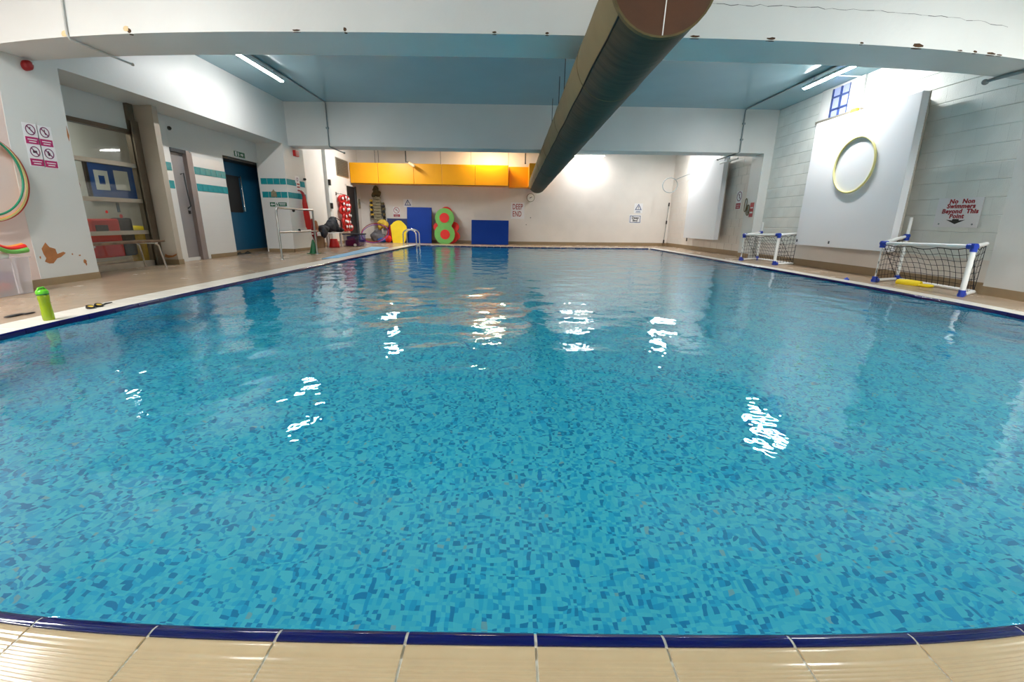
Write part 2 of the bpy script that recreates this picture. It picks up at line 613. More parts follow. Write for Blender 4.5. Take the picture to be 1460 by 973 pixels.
def text(body, size, m, parent, origin, right, up, name='lettering', depth=0.002, shear=0.0, sx=1.0, bold=0.0, align='CENTER', space=1.0):
    cu = bpy.data.curves.new(name, 'FONT')
    cu.body = body
    cu.size = size
    cu.align_x = align
    cu.align_y = 'CENTER'
    cu.extrude = depth
    cu.shear = shear
    cu.offset = bold
    cu.space_line = space
    cu.space_character = 1.08
    cu.resolution_u = 3
    cu.materials.append(M[m])
    o = bpy.data.objects.new(name, cu)
    COL.objects.link(o)
    o.parent = parent
    F = frame(Vector(origin) - ORG[parent], right, up)
    o.matrix_local = F @ Matrix.Diagonal((sx, 1, 1, 1))
    dg = bpy.context.evaluated_depsgraph_get()
    me = bpy.data.meshes.new_from_object(o.evaluated_get(dg))
    q = bpy.data.objects.new(name, me)
    COL.objects.link(q)
    q.parent = parent
    q.matrix_local = F @ Matrix.Diagonal((sx, 1, 1, 1))
    bpy.data.objects.remove(o)
    q.name = name
    return q


def dup(o, loc, parent=None):
    c = o.copy()
    COL.objects.link(c)
    if parent is None and 'label' in c:
        pass
    c.location = loc
    return c


def dup_tree(root, loc, rotz=0.0, label=None, group=None):
    r = root.copy()
    COL.objects.link(r)
    r.location = loc
    r.rotation_euler = (0, 0, rotz)
    if label:
        r['label'] = label
    if group:
        r['group'] = group
    for ch in list(root.children):
        c = ch.copy()
        COL.objects.link(c)
        c.parent = r
        for g in list(ch.children):
            d = g.copy()
            COL.objects.link(d)
            d.parent = c
    ORG[r] = Vector(loc)
    return r


RY, RZ, RX = (0, 1, 0), (0, 0, 1), (1, 0, 0)
NY = (0, -1, 0)
# main dimensions
XL, XW, XR = -5.45, -6.08, 6.29
YB, YF = -2.3, 17.56
ZC, ZB = 3.47, 2.51
PXL, PXR, PYN, PYF = -3.48, 5.02, 0.60, 15.55     # inner line of the kerb
ZWAT = -0.030

# ------------------------------------------------------------------ the room shell
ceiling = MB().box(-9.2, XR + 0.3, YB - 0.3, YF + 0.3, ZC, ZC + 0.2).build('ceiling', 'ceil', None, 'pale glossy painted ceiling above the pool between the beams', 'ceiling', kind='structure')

for nm, y0, y1, lab in (('beam', 4.64, 5.23, 'deep white concrete beam nearest the viewer, rust-spotted lower edge'), ('beam', 11.0, 11.52, 'far white concrete beam crossing above the deep half of the pool')):
    b = thing(nm, (0.4, (y0 + y1) / 2, ZB), lab, 'beam', kind='structure')
    MB().box(XL - 0.3, XR, y0, y1, ZB, ZC).build('concrete_body', 'white', b)
    if y0 < 5:
        near_beam = b

# rust, peeling paint and a crack on the near beam
mb, mp_ = MB(), MB()
for x, wd, hg in ((-3.75, 0.05, 0.05), (-2.1, 0.09, 0.02), (-1.63, 0.035, 0.04), (-0.2, 0.05, 0.02), (0.3, 0.045, 0.02), (1.72, 0.10, 0.02), (2.46, 0.09, 0.025),
                  (3.36, 0.045, 0.02), (3.94, 0.13, 0.045), (4.4, 0.06, 0.012), (4.57, 0.05, 0.02), (4.75, 0.12, 0.022), (4.85, 0.08, 0.012)):
    pts = []
    for i in range(9):
        a = 2 * PI * i / 9
        pts.append((x + math.cos(a) * wd / 2 * random.uniform(0.7, 1.1), ZB + 0.004 + (math.sin(a) * 0.5 + 0.5) * hg * random.uniform(0.7, 1.1)))
    mb.T = frame((0, 4.64, 0), RX, RZ)
    mb.prism(pts, -0.001, 0.002)
    mb.T = frame((0, 4.64, ZB), RX, RY)
    mb.prism([(p[0], (p[1] - ZB) * 0.9) for p in pts][::-1], 0.001, -0.002)
mb.build('rust_spot', 'rust', near_beam, kind='stuff')
for x, z, wd, hg in ((-4.44, ZB + 0.0, 0.09, 0.06), (-3.78, ZB + 0.02, 0.06, 0.05)):
    mp_.T = frame((0, 4.64, 0), RX, RZ)
    mp_.prism([(x + math.cos(2 * PI * i / 8) * wd / 2 * random.uniform(0.7, 1.1), z + hg / 2 + math.sin(2 * PI * i / 8) * hg / 2) for i in range(8)], -0.001, 0.003)
mp_.build('peeled_spot', 'peel', near_beam)
ck = [(1.75, 2.815)]
while ck[-1][0] < 4.85:
    ck.append((ck[-1][0] + 0.07, 2.80 + random.uniform(-0.012, 0.012)))
mb = MB()
for (a, z0), (b_, z1) in zip(ck[:-1], ck[1:]):
    t = random.uniform(0.0008, 0.0028)
    mb._add([(a, 4.6385, z0 - t), (b_, 4.6385, z1 - t), (b_, 4.6385, z1 + t), (a, 4.6385, z0 + t)], [(0, 1, 2, 3)])
mb.build('crack', 'greyd', near_beam)

# --- left side: near pier, upper wall over the recess, recess back wall, far pier
wl = thing('wall_left', (XL, 6, 0), 'white left wall with recess, piers and tiled bays along the pool deck', 'wall', kind='structure')
MB().box(-9.2, XL, 4.78, 5.52, 0, ZC).build('pier', 'white', wl)
MB().box(-9.2, XL - 0.004, YB - 0.3, 4.78, 0, ZC).build('plaster_face', 'pink', wl)
MB().box(-9.2, XL, 5.52, 11.0, ZB, ZC).build('bulkhead', 'white', wl)
# recess back wall (openings for the glazed screen, the grey door and the blue doorway)
mb = MB()
mb.box(-6.12, XW, 7.27, 7.34, 0, ZB)
mb.box(-6.12, XW, 7.98, 8.5, 1.98, ZB)
mb.box(-6.12, XW, 8.5, 9.43, 1.92, ZB)
mb.box(-6.12, XW, 9.43, 10.72, 2.07, ZB)
mb.build('painted_panel', 'white', wl)
MB().box(-6.12, XW, 7.34, 7.98, 2.40, ZB).build('painted_panel', 'white', wl)
MB().box(-6.12, -5.76, 7.32, 7.43, 0, ZB).build('pier', 'beige', wl, label='beige painted pier beside the glazed screen')
mb = MB()
mb.box(-6.12, XW, 7.79, 7.98, 0, 2.40)
mb.box(-6.12, XW, 8.5, 9.43, 0.0, 1.92)
mb.box(-6.5, XW - 0.02, 7.98, 8.36, 0.0, 0.06)
mb.build('tiled_panel', 'whitetile', wl)
MB().box(-6.12, XL, 10.72, 11.72, 0, ZB).build('tiled_pier', 'whitetile', wl)
MB().box(-9.2, XW, 11.72, YF + 0.3, 0, ZC).build('painted_panel', 'cream', wl)
MB().box(XW, XW + 0.10, 14.38, 14.62, 0, ZC - 0.2).build('boxed_pipe', 'white', wl)
# teal tiles, one by one
tile_me = MB().bevelbox(-0.006, 0.006, -0.0725, 0.0725, -0.068, 0.068, 0.003).mesh('tile', Vector((0, 0, 0)))
tile_me.materials.append(M['teal'])


def put(me, name, parent, loc, rotz=0.0):
    o = bpy.data.objects.new(name, me)
    COL.objects.link(o)
    o.parent = parent
    o.location = Vector(loc) - ORG[parent]
    o.rotation_euler = (0, 0, rotz)
    return o


for z in (1.665, 1.36):
    for k in range(6):
        put(tile_me, 'tile', wl, (XW + 0.001, 8.60 + 0.1525 * k, z))
    put(tile_me, 'tile', wl, (XW + 0.001, 7.885, z))
    for k in range(4):
        put(tile_me, 'tile', wl, (XW + 0.085 + 0.1525 * k, 10.719, z), PI / 2)
    for k in range(6):
        put(tile_me, 'tile', wl, (XL + 0.001, 10.80 + 0.1525 * k, z))

# bare plaster where paint has peeled
F = frame((XL, 0, 0), RY, RZ)
mb = MB(F)
mb.prism([(4.868, 0.426), (4.876, 0.365), (4.895, 0.314), (4.87, 0.278), (4.916, 0.251), (4.965, 0.249), (5.023, 0.302), (5.072, 0.313), (5.141, 0.357), (5.114, 0.373), (5.035, 0.352), (5.026, 0.414), (4.962, 0.438), (4.927, 0.493)], -0.001, 0.0015)
mb.build('peeled_patch', 'plaster', wl, label='brown patch of bare plaster')
mb = MB(F)
for y, z, a, b_ in ((4.83, 0.33, 0.012, 0.02), (5.22, 0.335, 0.014, 0.014), (5.31, 0.315, 0.02, 0.012), (5.36, 0.235, 0.025, 0.03), (5.37, 0.205, 0.014, 0.03)):
    mb.prism([(y + a * math.cos(2 * PI * i / 7) * random.uniform(0.6, 1), z + b_ * math.sin(2 * PI * i / 7) * random.uniform(0.6, 1)) for i in range(7)], -0.001, 0.0015)
mb.build('peeled_chip', 'plaster', wl)
mb = MB(F)
mb.prism([(5.50, 1.86), (5.515, 1.75), (5.50, 1.68), (5.49, 1.74)], -0.001, 0.002)
mb.build('chipped_edge', 'plaster', wl)
mb = MB(frame((0, 7.32, 0), RX, RZ))
mb.prism([(-5.99, 0.13), (-5.93, 0.115), (-5.84, 0.13), (-5.78, 0.16), (-5.77, 0.19), (-5.85, 0.155), (-5.93, 0.16), (-5.97, 0.185)], -0.001, 0.0015)
mb.build('peeled_patch', 'plaster', wl)

# --- right side: upper face, blocks, piers
wr = thing('wall_right', (XR, 8, 0), 'painted blockwork wall along the right of the pool', 'wall', kind='structure')
MB().box(XR + 0.009, XR + 0.3, YB - 0.3, YF + 0.3, 0, ZC).build('mortar_bed', 'mortar', wr)
MB().box(XR - 0.20, XR, 4.55, 5.33, 0, ZB).build('column', 'white', None, 'white pier under the right end of the near beam', 'column', kind='structure')
MB().box(XR - 0.22, XR, 11.0, 11.52, 0, ZB).build('column', 'white', None, 'white pier under the right end of the far beam', 'column', kind='structure')
MB().box(XR, XR + 0.02, YB, 4.55, 0, ZC).build('plaster_face', 'white', wr)
MB().box(XR - 0.002, XR + 0.02, 5.23, 11.0, 0, 0.42).build('plaster_plinth', 'cream', wr)
MB().box(XR - 0.002, XR + 0.02, 11.52, YF, 0, 0.09).build('plaster_plinth', 'cream', wr)


def block_mesh(L, Hh):
    pr = [(0.014, -Hh / 2), (-0.006, -Hh / 2), (-0.012, -Hh / 2 + 0.004), (-0.014, -Hh / 2 + 0.009),
          (-0.014, Hh / 2 - 0.009), (-0.012, Hh / 2 - 0.004), (-0.006, Hh / 2), (0.014, Hh / 2)]
    vs = [(a, -L / 2, b) for a, b in pr] + [(a, L / 2, b) for a, b in pr]
    mb = MB()
    mb._add(vs, [(i, i + 1, 9 + i, 8 + i) for i in range(7)], False)
    mb._add(vs, [list(range(7, -1, -1)), list(range(8, 16))])
    me = mb.mesh('block', Vector((0, 0, 0)))
    me.materials.append(M['block'])
    return me


CH, CL = 0.2285, 0.45
bme = block_mesh(CL - 0.0014, CH - 0.003)
far_blocks = MB()
nblk = 0
for k in range(15):
    z0 = 0.09 + CH * k
    if z0 + CH < 0.42 + 0.01:
        zlow = True
    else:
        zlow = False
    zt = min(z0 + CH, ZC - 0.005)
    for (ya, yb, parts) in ((5.33 if z0 < ZB - 0.1 else 5.24, 11.0, True), (11.52, YF, False)):
        y = ya - (CL / 2 if k % 2 else 0.0) - 0.1
        while y < yb:
            a, b_ = max(y, ya), min(y + CL, yb)
            y += CL
            if b_ - a < 0.03:
                continue
            if parts and zlow:
                continue
            yc, zc = (a + b_) / 2, (z0 + zt) / 2
            if parts and 7.05 < a and b_ < 8.6 and 0.75 < z0 and zt < 2.5:
                continue                                       # wholly behind the big board
            if parts:
                full = (b_ - a) > CL - 0.005 and zt - z0 > CH - 0.005
                me = bme if full else block_mesh(b_ - a - 0.0014, zt - z0 - 0.003)
                put(me, 'block', wr, (XR + 0.014, yc, zc))
                nblk += 1
            else:
                far_blocks.bevelbox(XR, XR + 0.03, a + 0.0035, b_ - 0.0035, z0 + 0.0035, zt - 0.0035, 0.004)
far_blocks.build('block_courses', 'cream', wr, kind='stuff')

wf = MB().box(-9.2, XR + 0.3, YF, YF + 0.3, -0.3, ZC).build('wall_far', 'cream', None, 'cream far wall behind the deep end', 'wall', kind='structure')
MB().box(-9.2, XR + 0.3, YB - 0.3, YB, -0.3, ZC).build('wall_back', 'white', None, 'plain white wall behind the viewer', 'wall', kind='structure')

# skirtings
MB().box(XL - 0.01, XL + 0.012, YB, 5.52, 0, 0.085).build('baseboard_left', 'skirt', None, 'tan tiled skirting at the foot of the near left pier', 'baseboard', kind='structure')
mb = MB().box(XW, XW + 0.012, 8.6, 9.42, 0, 0.08)
mb.box(XW, XL + 0.012, 10.705, 10.72, 0, 0.08)
mb.box(XL, XL + 0.012, 10.705, 11.72, 0, 0.08)
mb.box(-6.08, -5.75, 7.305, 7.32, 0, 0.09)
mb.box(-5.76, -5.745, 7.305, 7.43, 0, 0.09)
mb.box(XW, XW + 0.012, 11.72, 16.05, 0, 0.1)
mb.build('baseboard_left', 'skirt', None, 'tan skirting along the tiled recess and far left bay', 'baseboard', kind='structure')
mb = MB().box(XR - 0.02, XR, 5.33, 11.0, 0, 0.13)
mb.box(XR - 0.22, XR - 0.20, 4.55, 5.35, 0, 0.11)
mb.box(XR - 0.24, XR - 0.22, 11.0, 11.52, 0, 0.12)
mb.box(XR - 0.02, XR, 11.52, YF, 0, 0.13)
mb.build('baseboard_right', 'skirt', None, 'tan tiled skirting at the foot of the right wall', 'baseboard', kind='structure')
MB().box(XW, XR, YF - 0.02, YF, 0, 0.12).build('baseboard_far', 'skirt', None, 'tan tiled skirting at the foot of the far wall', 'baseboard', kind='structure')

# ------------------------------------------------------------------ floor, kerb tiles, pool
KW_L, KW_R, KW_F, KW_N = 0.33, 0.24, 0.25, 0.27
floor = thing('floor', (0.8, 0, 0), 'wet tan deck around the pool with tiled kerb', 'floor', kind='structure')
mb = MB()
mb.box(-9.2, PXL - KW_L, YB - 0.3, YF + 0.3, -0.3, 0)
mb.box(PXR + KW_R, XR + 0.3, YB - 0.3, YF + 0.3, -0.3, 0)
mb.box(PXL - KW_L, PXR + KW_R, PYF + KW_F, YF + 0.3, -0.3, 0)
mb.box(PXL - KW_L, PXR + KW_R, YB - 0.3, PYN - KW_N, -0.3, 0)
mb.build('deck', 'deck', floor)
mb = MB()          # bedding under the kerb tiles
mb.box(PXL - KW_L, PXL, PYN - KW_N, PYF + KW_F, -0.3, 0.0012)
mb.box(PXR, PXR + KW_R, PYN - KW_N, PYF + KW_F, -0.3, 0.0012)
mb.box(PXL, PXR, PYF, PYF + KW_F, -0.3, 0.0012)
mb.box(PXL, PXR, PYN - KW_N, PYN, -0.3, -0.0006)
mb.build('kerb_bed', 'grout', floor)
TW = 0.2447
TJ = 0.0055


def nosing_mesh(k=1.0):
    """bullnose tile: local x along the edge, +y towards the water"""
    prof = [(0.0, -0.07), (0.0, 0.0015), (0.002, 0.0035), (0.014, 0.0035), (0.026, 0.0), (0.034, -0.008), (0.039, -0.020), (0.041, -0.04), (0.041, -0.07)]
    prof = [(a * k, b) for a, b in prof]
    L = TW - TJ
    n = len(prof)
    vs = [(-L / 2, y, z) for y, z in prof] + [(L / 2, y, z) for y, z in prof]
    mb = MB()
    mb._add(vs, [(i, i + 1, n + i + 1, n + i) for i in range(n - 1)], True)
    mb._add(vs, [list(range(n - 1, -1, -1)), list(range(n, 2 * n)), (n - 1, 0, n, 2 * n - 1)])
    me = mb.mesh('nosing_tile', Vector((0, 0, 0)))
    me.materials.append(M['navy'])
    return me


def grip_mesh():
    """tan kerb tile: flat lip next to the nosing, groove, then fine ribs; +y towards the water"""
    pr = [(-0.0015, -0.02), (-0.0015, 0.001), (-0.003, 0.003), (-0.024, 0.003), (-0.0265, 0.0008), (-0.029, -0.0002), (-0.0315, 0.0008)]
    y = -0.036
    while y > -0.262:
        pr += [(y, 0.0015), (y - 0.0028, 0.0024), (y - 0.0056, 0.0015), (y - 0.0068, 0.0004)]
        y -= 0.0084
    pr += [(-0.268, 0.001), (-0.268, -0.02)]
    L = TW - TJ
    n = len(pr)
    vs = [(-L / 2, a, z) for a, z in pr] + [(L / 2, a, z) for a, z in pr]
    mb = MB()
    mb._add(vs, [(i + 1, i, n + i, n + i + 1) for i in range(n - 1)], True)
    mb._add(vs, [list(range(n)), list(range(2 * n - 1, n - 1, -1))])
    me = mb.mesh('grip_tile', Vector((0, 0, 0)))
    me.materials.append(M['tan'])
    return me


def flat_mesh(wd, m):
    me = MB().bevelbox(-(TW - TJ * 0.6) / 2, (TW - TJ * 0.6) / 2, -wd, -0.0015, -0.02, 0.003, 0.003).mesh('kerb_tile', Vector((0, 0, 0)))
    me.materials.append(M[m])
    return me


nos, grip, flL, flR = nosing_mesh(), grip_mesh(), flat_mesh(KW_L, 'kerbwhite'), flat_mesh(KW_R, 'kerbwhite')
nos_thin = nosing_mesh(0.36)
mb = MB()            # pale grout line showing between the blue tiles
gp = [(0.0, -0.07), (0.0, 0.001), (0.013, 0.0022), (0.0245, -0.001), (0.0325, -0.0088), (0.0375, -0.0205), (0.0395, -0.04), (0.0395, -0.07)]
vs = [(PXL, PYN + a, b) for a, b in gp] + [(PXR, PYN + a, b) for a, b in gp]
mb._add(vs, [(i, i + 1, 9 + i, 8 + i) for i in range(7)], True)
mb.build('grout_line', 'grout', floor)
x = 0.0555 + TW / 2
xs = [x + TW * k for k in range(-16, 21)]
for x in xs:
    if PXL - 0.02 < x - TW / 2 and x + TW / 2 < PXR + 0.02:
        put(nos, 'nosing_tile', floor, (x, PYN, 0))
        put(nos_thin, 'nosing_tile', floor, (x, PYF, 0), PI)
        put(flR, 'kerb_tile', floor, (x, PYF, 0), PI)
    if PXL - KW_L < x - TW / 2 and x + TW / 2 < PXR + KW_R:
        put(grip, 'grip_tile', floor, (x, PYN, 0))
ny = int((PYF - PYN) / TW)
for k in range(ny + 1):
    y = PYN + 0.04 + TW * (k + 0.5)
    if y + TW / 2 < PYF + 0.03:
        put(nos_thin, 'nosing_tile', floor, (PXL, y, 0), -PI / 2)
        put(nos_thin, 'nosing_tile', floor, (PXR, y, 0), PI / 2)
        put(flL, 'kerb_tile', floor, (PXL, y, 0), -PI / 2)
        put(flR, 'kerb_tile', floor, (PXR, y, 0), PI / 2)

# basin: liner walls and sloping floor
D0, D1 = -0.95, -1.75
ix0, ix1, iy0, iy1 = PXL + 0.009, PXR - 0.009, PYN + 0.03, PYF - 0.009
mb = MB()
t = 0.25
zt = -0.05
mb._add([(ix0, iy0, D0), (ix1, iy0, D0), (ix1, iy1, D1), (ix0, iy1, D1)], [(0, 1, 2, 3)])
mb._add([(ix0, iy0, D0), (ix0, iy1, D1), (ix0, iy1, zt), (ix0, iy0, zt)], [(0, 1, 2, 3)])
mb._add([(ix1, iy0, D0), (ix1, iy1, D1), (ix1, iy1, zt), (ix1, iy0, zt)], [(3, 2, 1, 0)])
mb._add([(ix0, iy0, D0), (ix1, iy0, D0), (ix1, iy0, zt), (ix0, iy0, zt)], [(3, 2, 1, 0)])
mb._add([(ix0, iy1, D1), (ix1, iy1, D1), (ix1, iy1, zt), (ix0, iy1, zt)], [(0, 1, 2, 3)])
mb.build('pool_basin', 'liner', None, 'pool basin lined with small teal mosaic squares under the water', 'pool', kind='structure')

# water: one closed body, rippled surface
rs = np.random.RandomState(11)
wx0, wx1, wy0, wy1 = ix0 - 0.004, ix1 + 0.004, iy0 - 0.004, iy1 + 0.004
nx, nyy = 291, 511
gx = np.linspace(wx0, wx1, nx)
gy = np.linspace(wy0, wy1, nyy)
GX, GY = np.meshgrid(gx, gy)
Z = np.zeros_like(GX)
NW = 70
SLOPE = 0.042
for i in range(NW):
    lam = 0.085 * (0.7 / 0.085) ** rs.rand()
    th = rs.rand() * 2 * PI
    kk = 2 * PI / lam
    slope = SLOPE / math.sqrt(NW / 2) * (0.5 + rs.rand()) * (1.25 if lam > 0.3 else 0.9)
    ph = rs.rand() * 2 * PI
    # wave packets: the ripples are stronger in some patches of the pool
    pk = 0.65 + 0.5 * np.sin(GX * (0.5 + rs.rand()) + rs.rand() * 6) * np.sin(GY * (0.4 + 0.7 * rs.rand()) + rs.rand() * 6)
    Z += slope / kk * pk * np.sin(kk * (np.cos(th) * GX + np.sin(th) * GY) + ph)
# calm water in the corner next to the viewer's kerb, livelier in the middle
Z *= 0.40 + 0.60 * np.clip((GY - PYN) / 3.0, 0, 1)
Z += ZWAT
V = np.stack([GX, GY, Z], -1).reshape(-1, 3)
idx = np.arange(nx * nyy).reshape(nyy, nx)
Fq = np.stack([idx[:-1, :-1], idx[:-1, 1:], idx[1:, 1:], idx[1:, :-1]], -1).reshape(-1, 4)
loop = np.concatenate([idx[0, :-1], idx[:-1, -1], idx[-1, :0:-1], idx[:0:-1, 0]])
nb = len(V)
low = V[loop].copy()
low[:, 2] = -2.2
V = np.concatenate([V, low])
li = np.arange(len(loop))
lj = (li + 1) % len(loop)
Fs = np.stack([loop[lj], loop[li], nb + li, nb + lj], -1)
faces = Fq.tolist() + Fs.tolist() + [list(range(nb + len(loop) - 1, nb - 1, -1))]
off = np.array([0.77, 8.0, 0.0])
wm = bpy.data.meshes.new('pool_water')
wm.from_pydata((V - off).tolist(), [], faces)
wm.polygons.foreach_set('use_smooth', [True] * len(Fq) + [False] * (len(Fs) + 1))
wm.update()
wm.materials.append(M['water'])
wo = bpy.data.objects.new('pool_water', wm)
COL.objects.link(wo)
wo.location = off
tag(wo, 'clear rippled pool water filling the basin', 'water', kind='structure')

# ------------------------------------------------------------------ lamps


def luminaire(x, y0, y1, z, label, m='tube', along='y', zc=ZC):
    t = thing('batten_lamp', ((x, (y0 + y1) / 2, zc) if along == 'y' else ((y0 + y1) / 2, x, zc)), label, 'lamp', 'batten lamps under the ceiling')
    P = (lambda a, b, c: (b, a, c)) if along == 'x' else (lambda a, b, c: (a, b, c))
    yc = (y0 + y1) / 2
    for s in (-1, 1):
        yy = yc + s * (y1 - y0) * 0.3
        MB().tube([P(x, yy, zc), P(x, yy, z + 0.02)], 0.012, 8).build('hanger', 'whiteplastic', t)
    a, b = P(x - 0.045, y0, 0), P(x + 0.045, y1, 0)
    MB().box(a[0], b[0], a[1], b[1], z + 0.004, z + 0.05).build('housing', 'whiteplastic', t)
    sec = [(-0.032, 0.003), (-0.030, -0.006), (-0.018, -0.012), (0.018, -0.012), (0.030, -0.006), (0.032, 0.003)]
    vs = [P(x + p, y0 + 0.012, z + q) for p, q in sec] + [P(x + p, y1 - 0.012, z + q) for p, q in sec]
    mb = MB()
    mb._add(vs, [(i, i + 1, 7 + i, 6 + i) for i in range(5)] + [(0, 1, 2, 3, 4, 5), (11, 10, 9, 8, 7, 6)])
    mb.build('diffuser', m, t)
    return t


LZ = EYE + 3.387 * 0.76
luminaire(-4.46, 7.55, 9.05, LZ, 'bright batten lamp over the left deck, in the bay between the two beams', 'dimtube')
luminaire(5.50, 7.62, 8.92, LZ, 'bright batten lamp over the right deck, beside the small barred window')
luminaire(-4.50, 14.2, 15.7, LZ, 'batten lamp behind the far beam, over the far left deck')
luminaire(5.60, 14.2, 15.7, LZ, 'batten lamp behind the far beam, over the far right deck')
luminaire(-4.46, 1.3, 2.8, LZ, 'batten lamp over the left deck on the near side of the rust-spotted beam', 'neartube')
luminaire(5.50, 1.3, 2.8, LZ, 'batten lamp over the right deck on the near side of the rust-spotted beam', 'neartube')
luminaire(-4.46, -1.4, 0.1, LZ, 'batten lamp over the left deck, rearmost by the plain back wall', 'neartube')
luminaire(5.50, -1.4, 0.1, LZ, 'batten lamp over the right deck, rearmost by the plain back wall', 'neartube')
luminaire(16.45, -1.5, -0.3, ZC - 0.1, 'warm batten lamp above the yellow duct by the far wall', 'warmtube', 'x')
luminaire(16.95, 2.2, 3.4, ZC - 0.2, 'batten lamp by the far wall right of the round duct', 'dimtube', 'x')

# ------------------------------------------------------------------ round fabric duct
DX, DZ, DR = 0.871, EYE + 1.878 * 0.76 - 0.012, 0.314
DY0, DY1 = 2.93, 15.95
t = thing('round_duct', (DX, (DY0 + DY1) / 2, DZ - DR), 'long round olive-brown air duct hanging over the pool', 'duct')
n = 68
ys = [DY0 + (DY1 - DY0) * i / 60 for i in range(61)]
mb = MB()
vs, fs = [], []
for j, y in enumerate(ys):
    rr = DR * (1 + 0.004 * math.sin(j * 2.4))
    vs += [(DX + rr * math.sin(2 * PI * i / n), y, DZ + rr * math.cos(2 * PI * i / n)) for i in range(n)]
for j in range(60):
    fs += [(j * n + i, j * n + (i + 1) % n, (j + 1) * n + (i + 1) % n, (j + 1) * n + i) for i in range(n)]
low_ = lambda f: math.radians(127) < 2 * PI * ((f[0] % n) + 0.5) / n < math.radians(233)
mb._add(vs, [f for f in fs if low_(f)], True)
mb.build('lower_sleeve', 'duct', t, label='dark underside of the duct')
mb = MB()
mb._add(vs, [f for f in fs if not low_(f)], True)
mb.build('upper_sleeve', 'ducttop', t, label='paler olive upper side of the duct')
mb = MB(frame((DX, DY0, DZ), RX, RZ))
mb.disc(0, 0, DR - 0.002, -0.01, 0.012, 40)
cap = mb.build('end_cap', 'ductend', t, label='rust-brown closed end of the duct')
MB(frame((DX, DY0, DZ), RX, RZ)).annulus(0, 0, DR - 0.006, DR + 0.006, -0.02, 0.016, 40).build('end_band', 'olive', t)
MB(frame((DX, DY1, DZ), RX, RZ)).disc(0, 0, DR - 0.002, -0.01, 0.01, 40).build('end_cap', 'duct', t)
sa = math.atan2(0.0, 1)
# dark lengthwise seam on the viewer's side of the sleeve
ang = math.radians(270 - 52.5)
sx_, sz_ = DX + (DR + 0.001) * math.cos(ang), DZ + (DR + 0.001) * math.sin(ang)
mb = MB()
mb.tube([(sx_ + 0.004 * math.sin(i * 1.7), DY0 + 0.02 + (DY1 - DY0 - 0.04) * i / 40, sz_) for i in range(41)], 0.007, 6)
mb.build('seam', 'seam', t)
for y in (4.3, 6.4, 8.5, 10.6, 12.7, 14.8):
    MB(frame((DX, y, DZ), RX, RZ)).annulus(0, 0, DR - 0.004, DR + 0.004, -0.006, 0.006, 40).build('joint_ring', 'olive', t)
MB().tube([(DX + 0.03, DY0 - 0.014, DZ + 0.3), (DX + 0.022, DY0 - 0.016, DZ), (DX + 0.012, DY0 - 0.014, DZ - 0.305)], 0.0035, 6).build('cord', 'whiteplastic', t)
for y in (6.0, 8.1, 9.0, 10.45, 13.0, 15.0):
    MB().tube([(DX - 0.02, y, ZC), (DX - 0.02, y, DZ + DR - 0.004)], 0.007, 6).build('hanger_wire', 'seam', t)

# ------------------------------------------------------------------ yellow box duct on the far wall
t = thing('box_duct', (-3.0, 16.9, 2.15), 'yellow painted box duct hung along the far wall', 'duct')
segs = [-6.06, -5.0, -4.78 + 1.0, -2.62, -1.6, -0.2]
segs = [-6.06, -5.02, -3.70, -2.66, -1.42, -0.18]
for a, b_ in zip(segs[:-1], segs[1:]):
    MB().bevelbox(a + 0.004, b_ - 0.004, 16.62, 17.3, 2.15, 2.86, 0.012).build('duct_section', 'yellowduct', t)
MB().bevelbox(-0.176, 0.62, 16.98, 17.5, 2.13, 2.86, 0.012).build('duct_section', 'yellowduct', t)
MB().bevelbox(0.56, 1.20, 15.96, 17.5, 2.13, 2.86, 0.012).build('elbow', 'yellowduct', t)
MB().box(-6.05, -0.2, 16.61, 16.64, 2.135, 2.152).build('bottom_flange', 'rust', t)
for x in (-5.12, -4.99, -2.7, -1.58, -0.19):
    MB().tube([(x, 16.7, 2.85), (x, 16.7, ZC)], 0.008, 6).build('hanger_rod', 'dark', t)
t = thing('spotlight', (-3.9, 16.35, ZC), 'small pale spotlight on a dark rod in front of the yellow duct', 'lamp')
MB().tube([(-3.9, 16.35, ZC), (-3.9, 16.35, 2.86)], 0.022, 8).build('rod', 'dark', t)
MB().tube([(-3.9, 16.35, 2.88), (-3.72, 16.35, 2.86)], 0.012, 6).build('bracket', 'dark', t)
MB().tube([(-3.80, 16.35, 2.85), (-3.70, 16.33, 2.79), (-3.58, 16.3, 2.73)], [0.045, 0.055, 0.05], 12).build('lamp_head', 'peel', t)
t = thing('ceiling_rod', (0.43, 16.5, ZC), 'short dark rod hanging over the right end of the yellow duct', 'rod')
MB().tube([(0.43, 16.5, ZC), (0.43, 16.5, 2.93)], 0.022, 8).build('rod', 'dark', t)
MB().ball((0.43, 16.5, 2.92), 0.03).build('rod_tip', 'dark', t)

# ------------------------------------------------------------------ conduits on the beams and ceiling


def conduit(path, r, label, m='conduit', clips=(), tip=None):
    t = thing('conduit', path[0], label, 'conduit')
    MB().tube(path, r, 8).build('pipe', m, t)
    for c in clips:
        MB().box(c[0] - 0.03, c[0] + 0.03, c[1] - 0.025, c[1] + 0.025, c[2] - 0.02, c[2] + 0.02).build('clip', m, t)
    if tip:
        MB().ball(tip, r * 1.9, r * 1.9, r * 1.6).build('end_box', m, t)
    return t


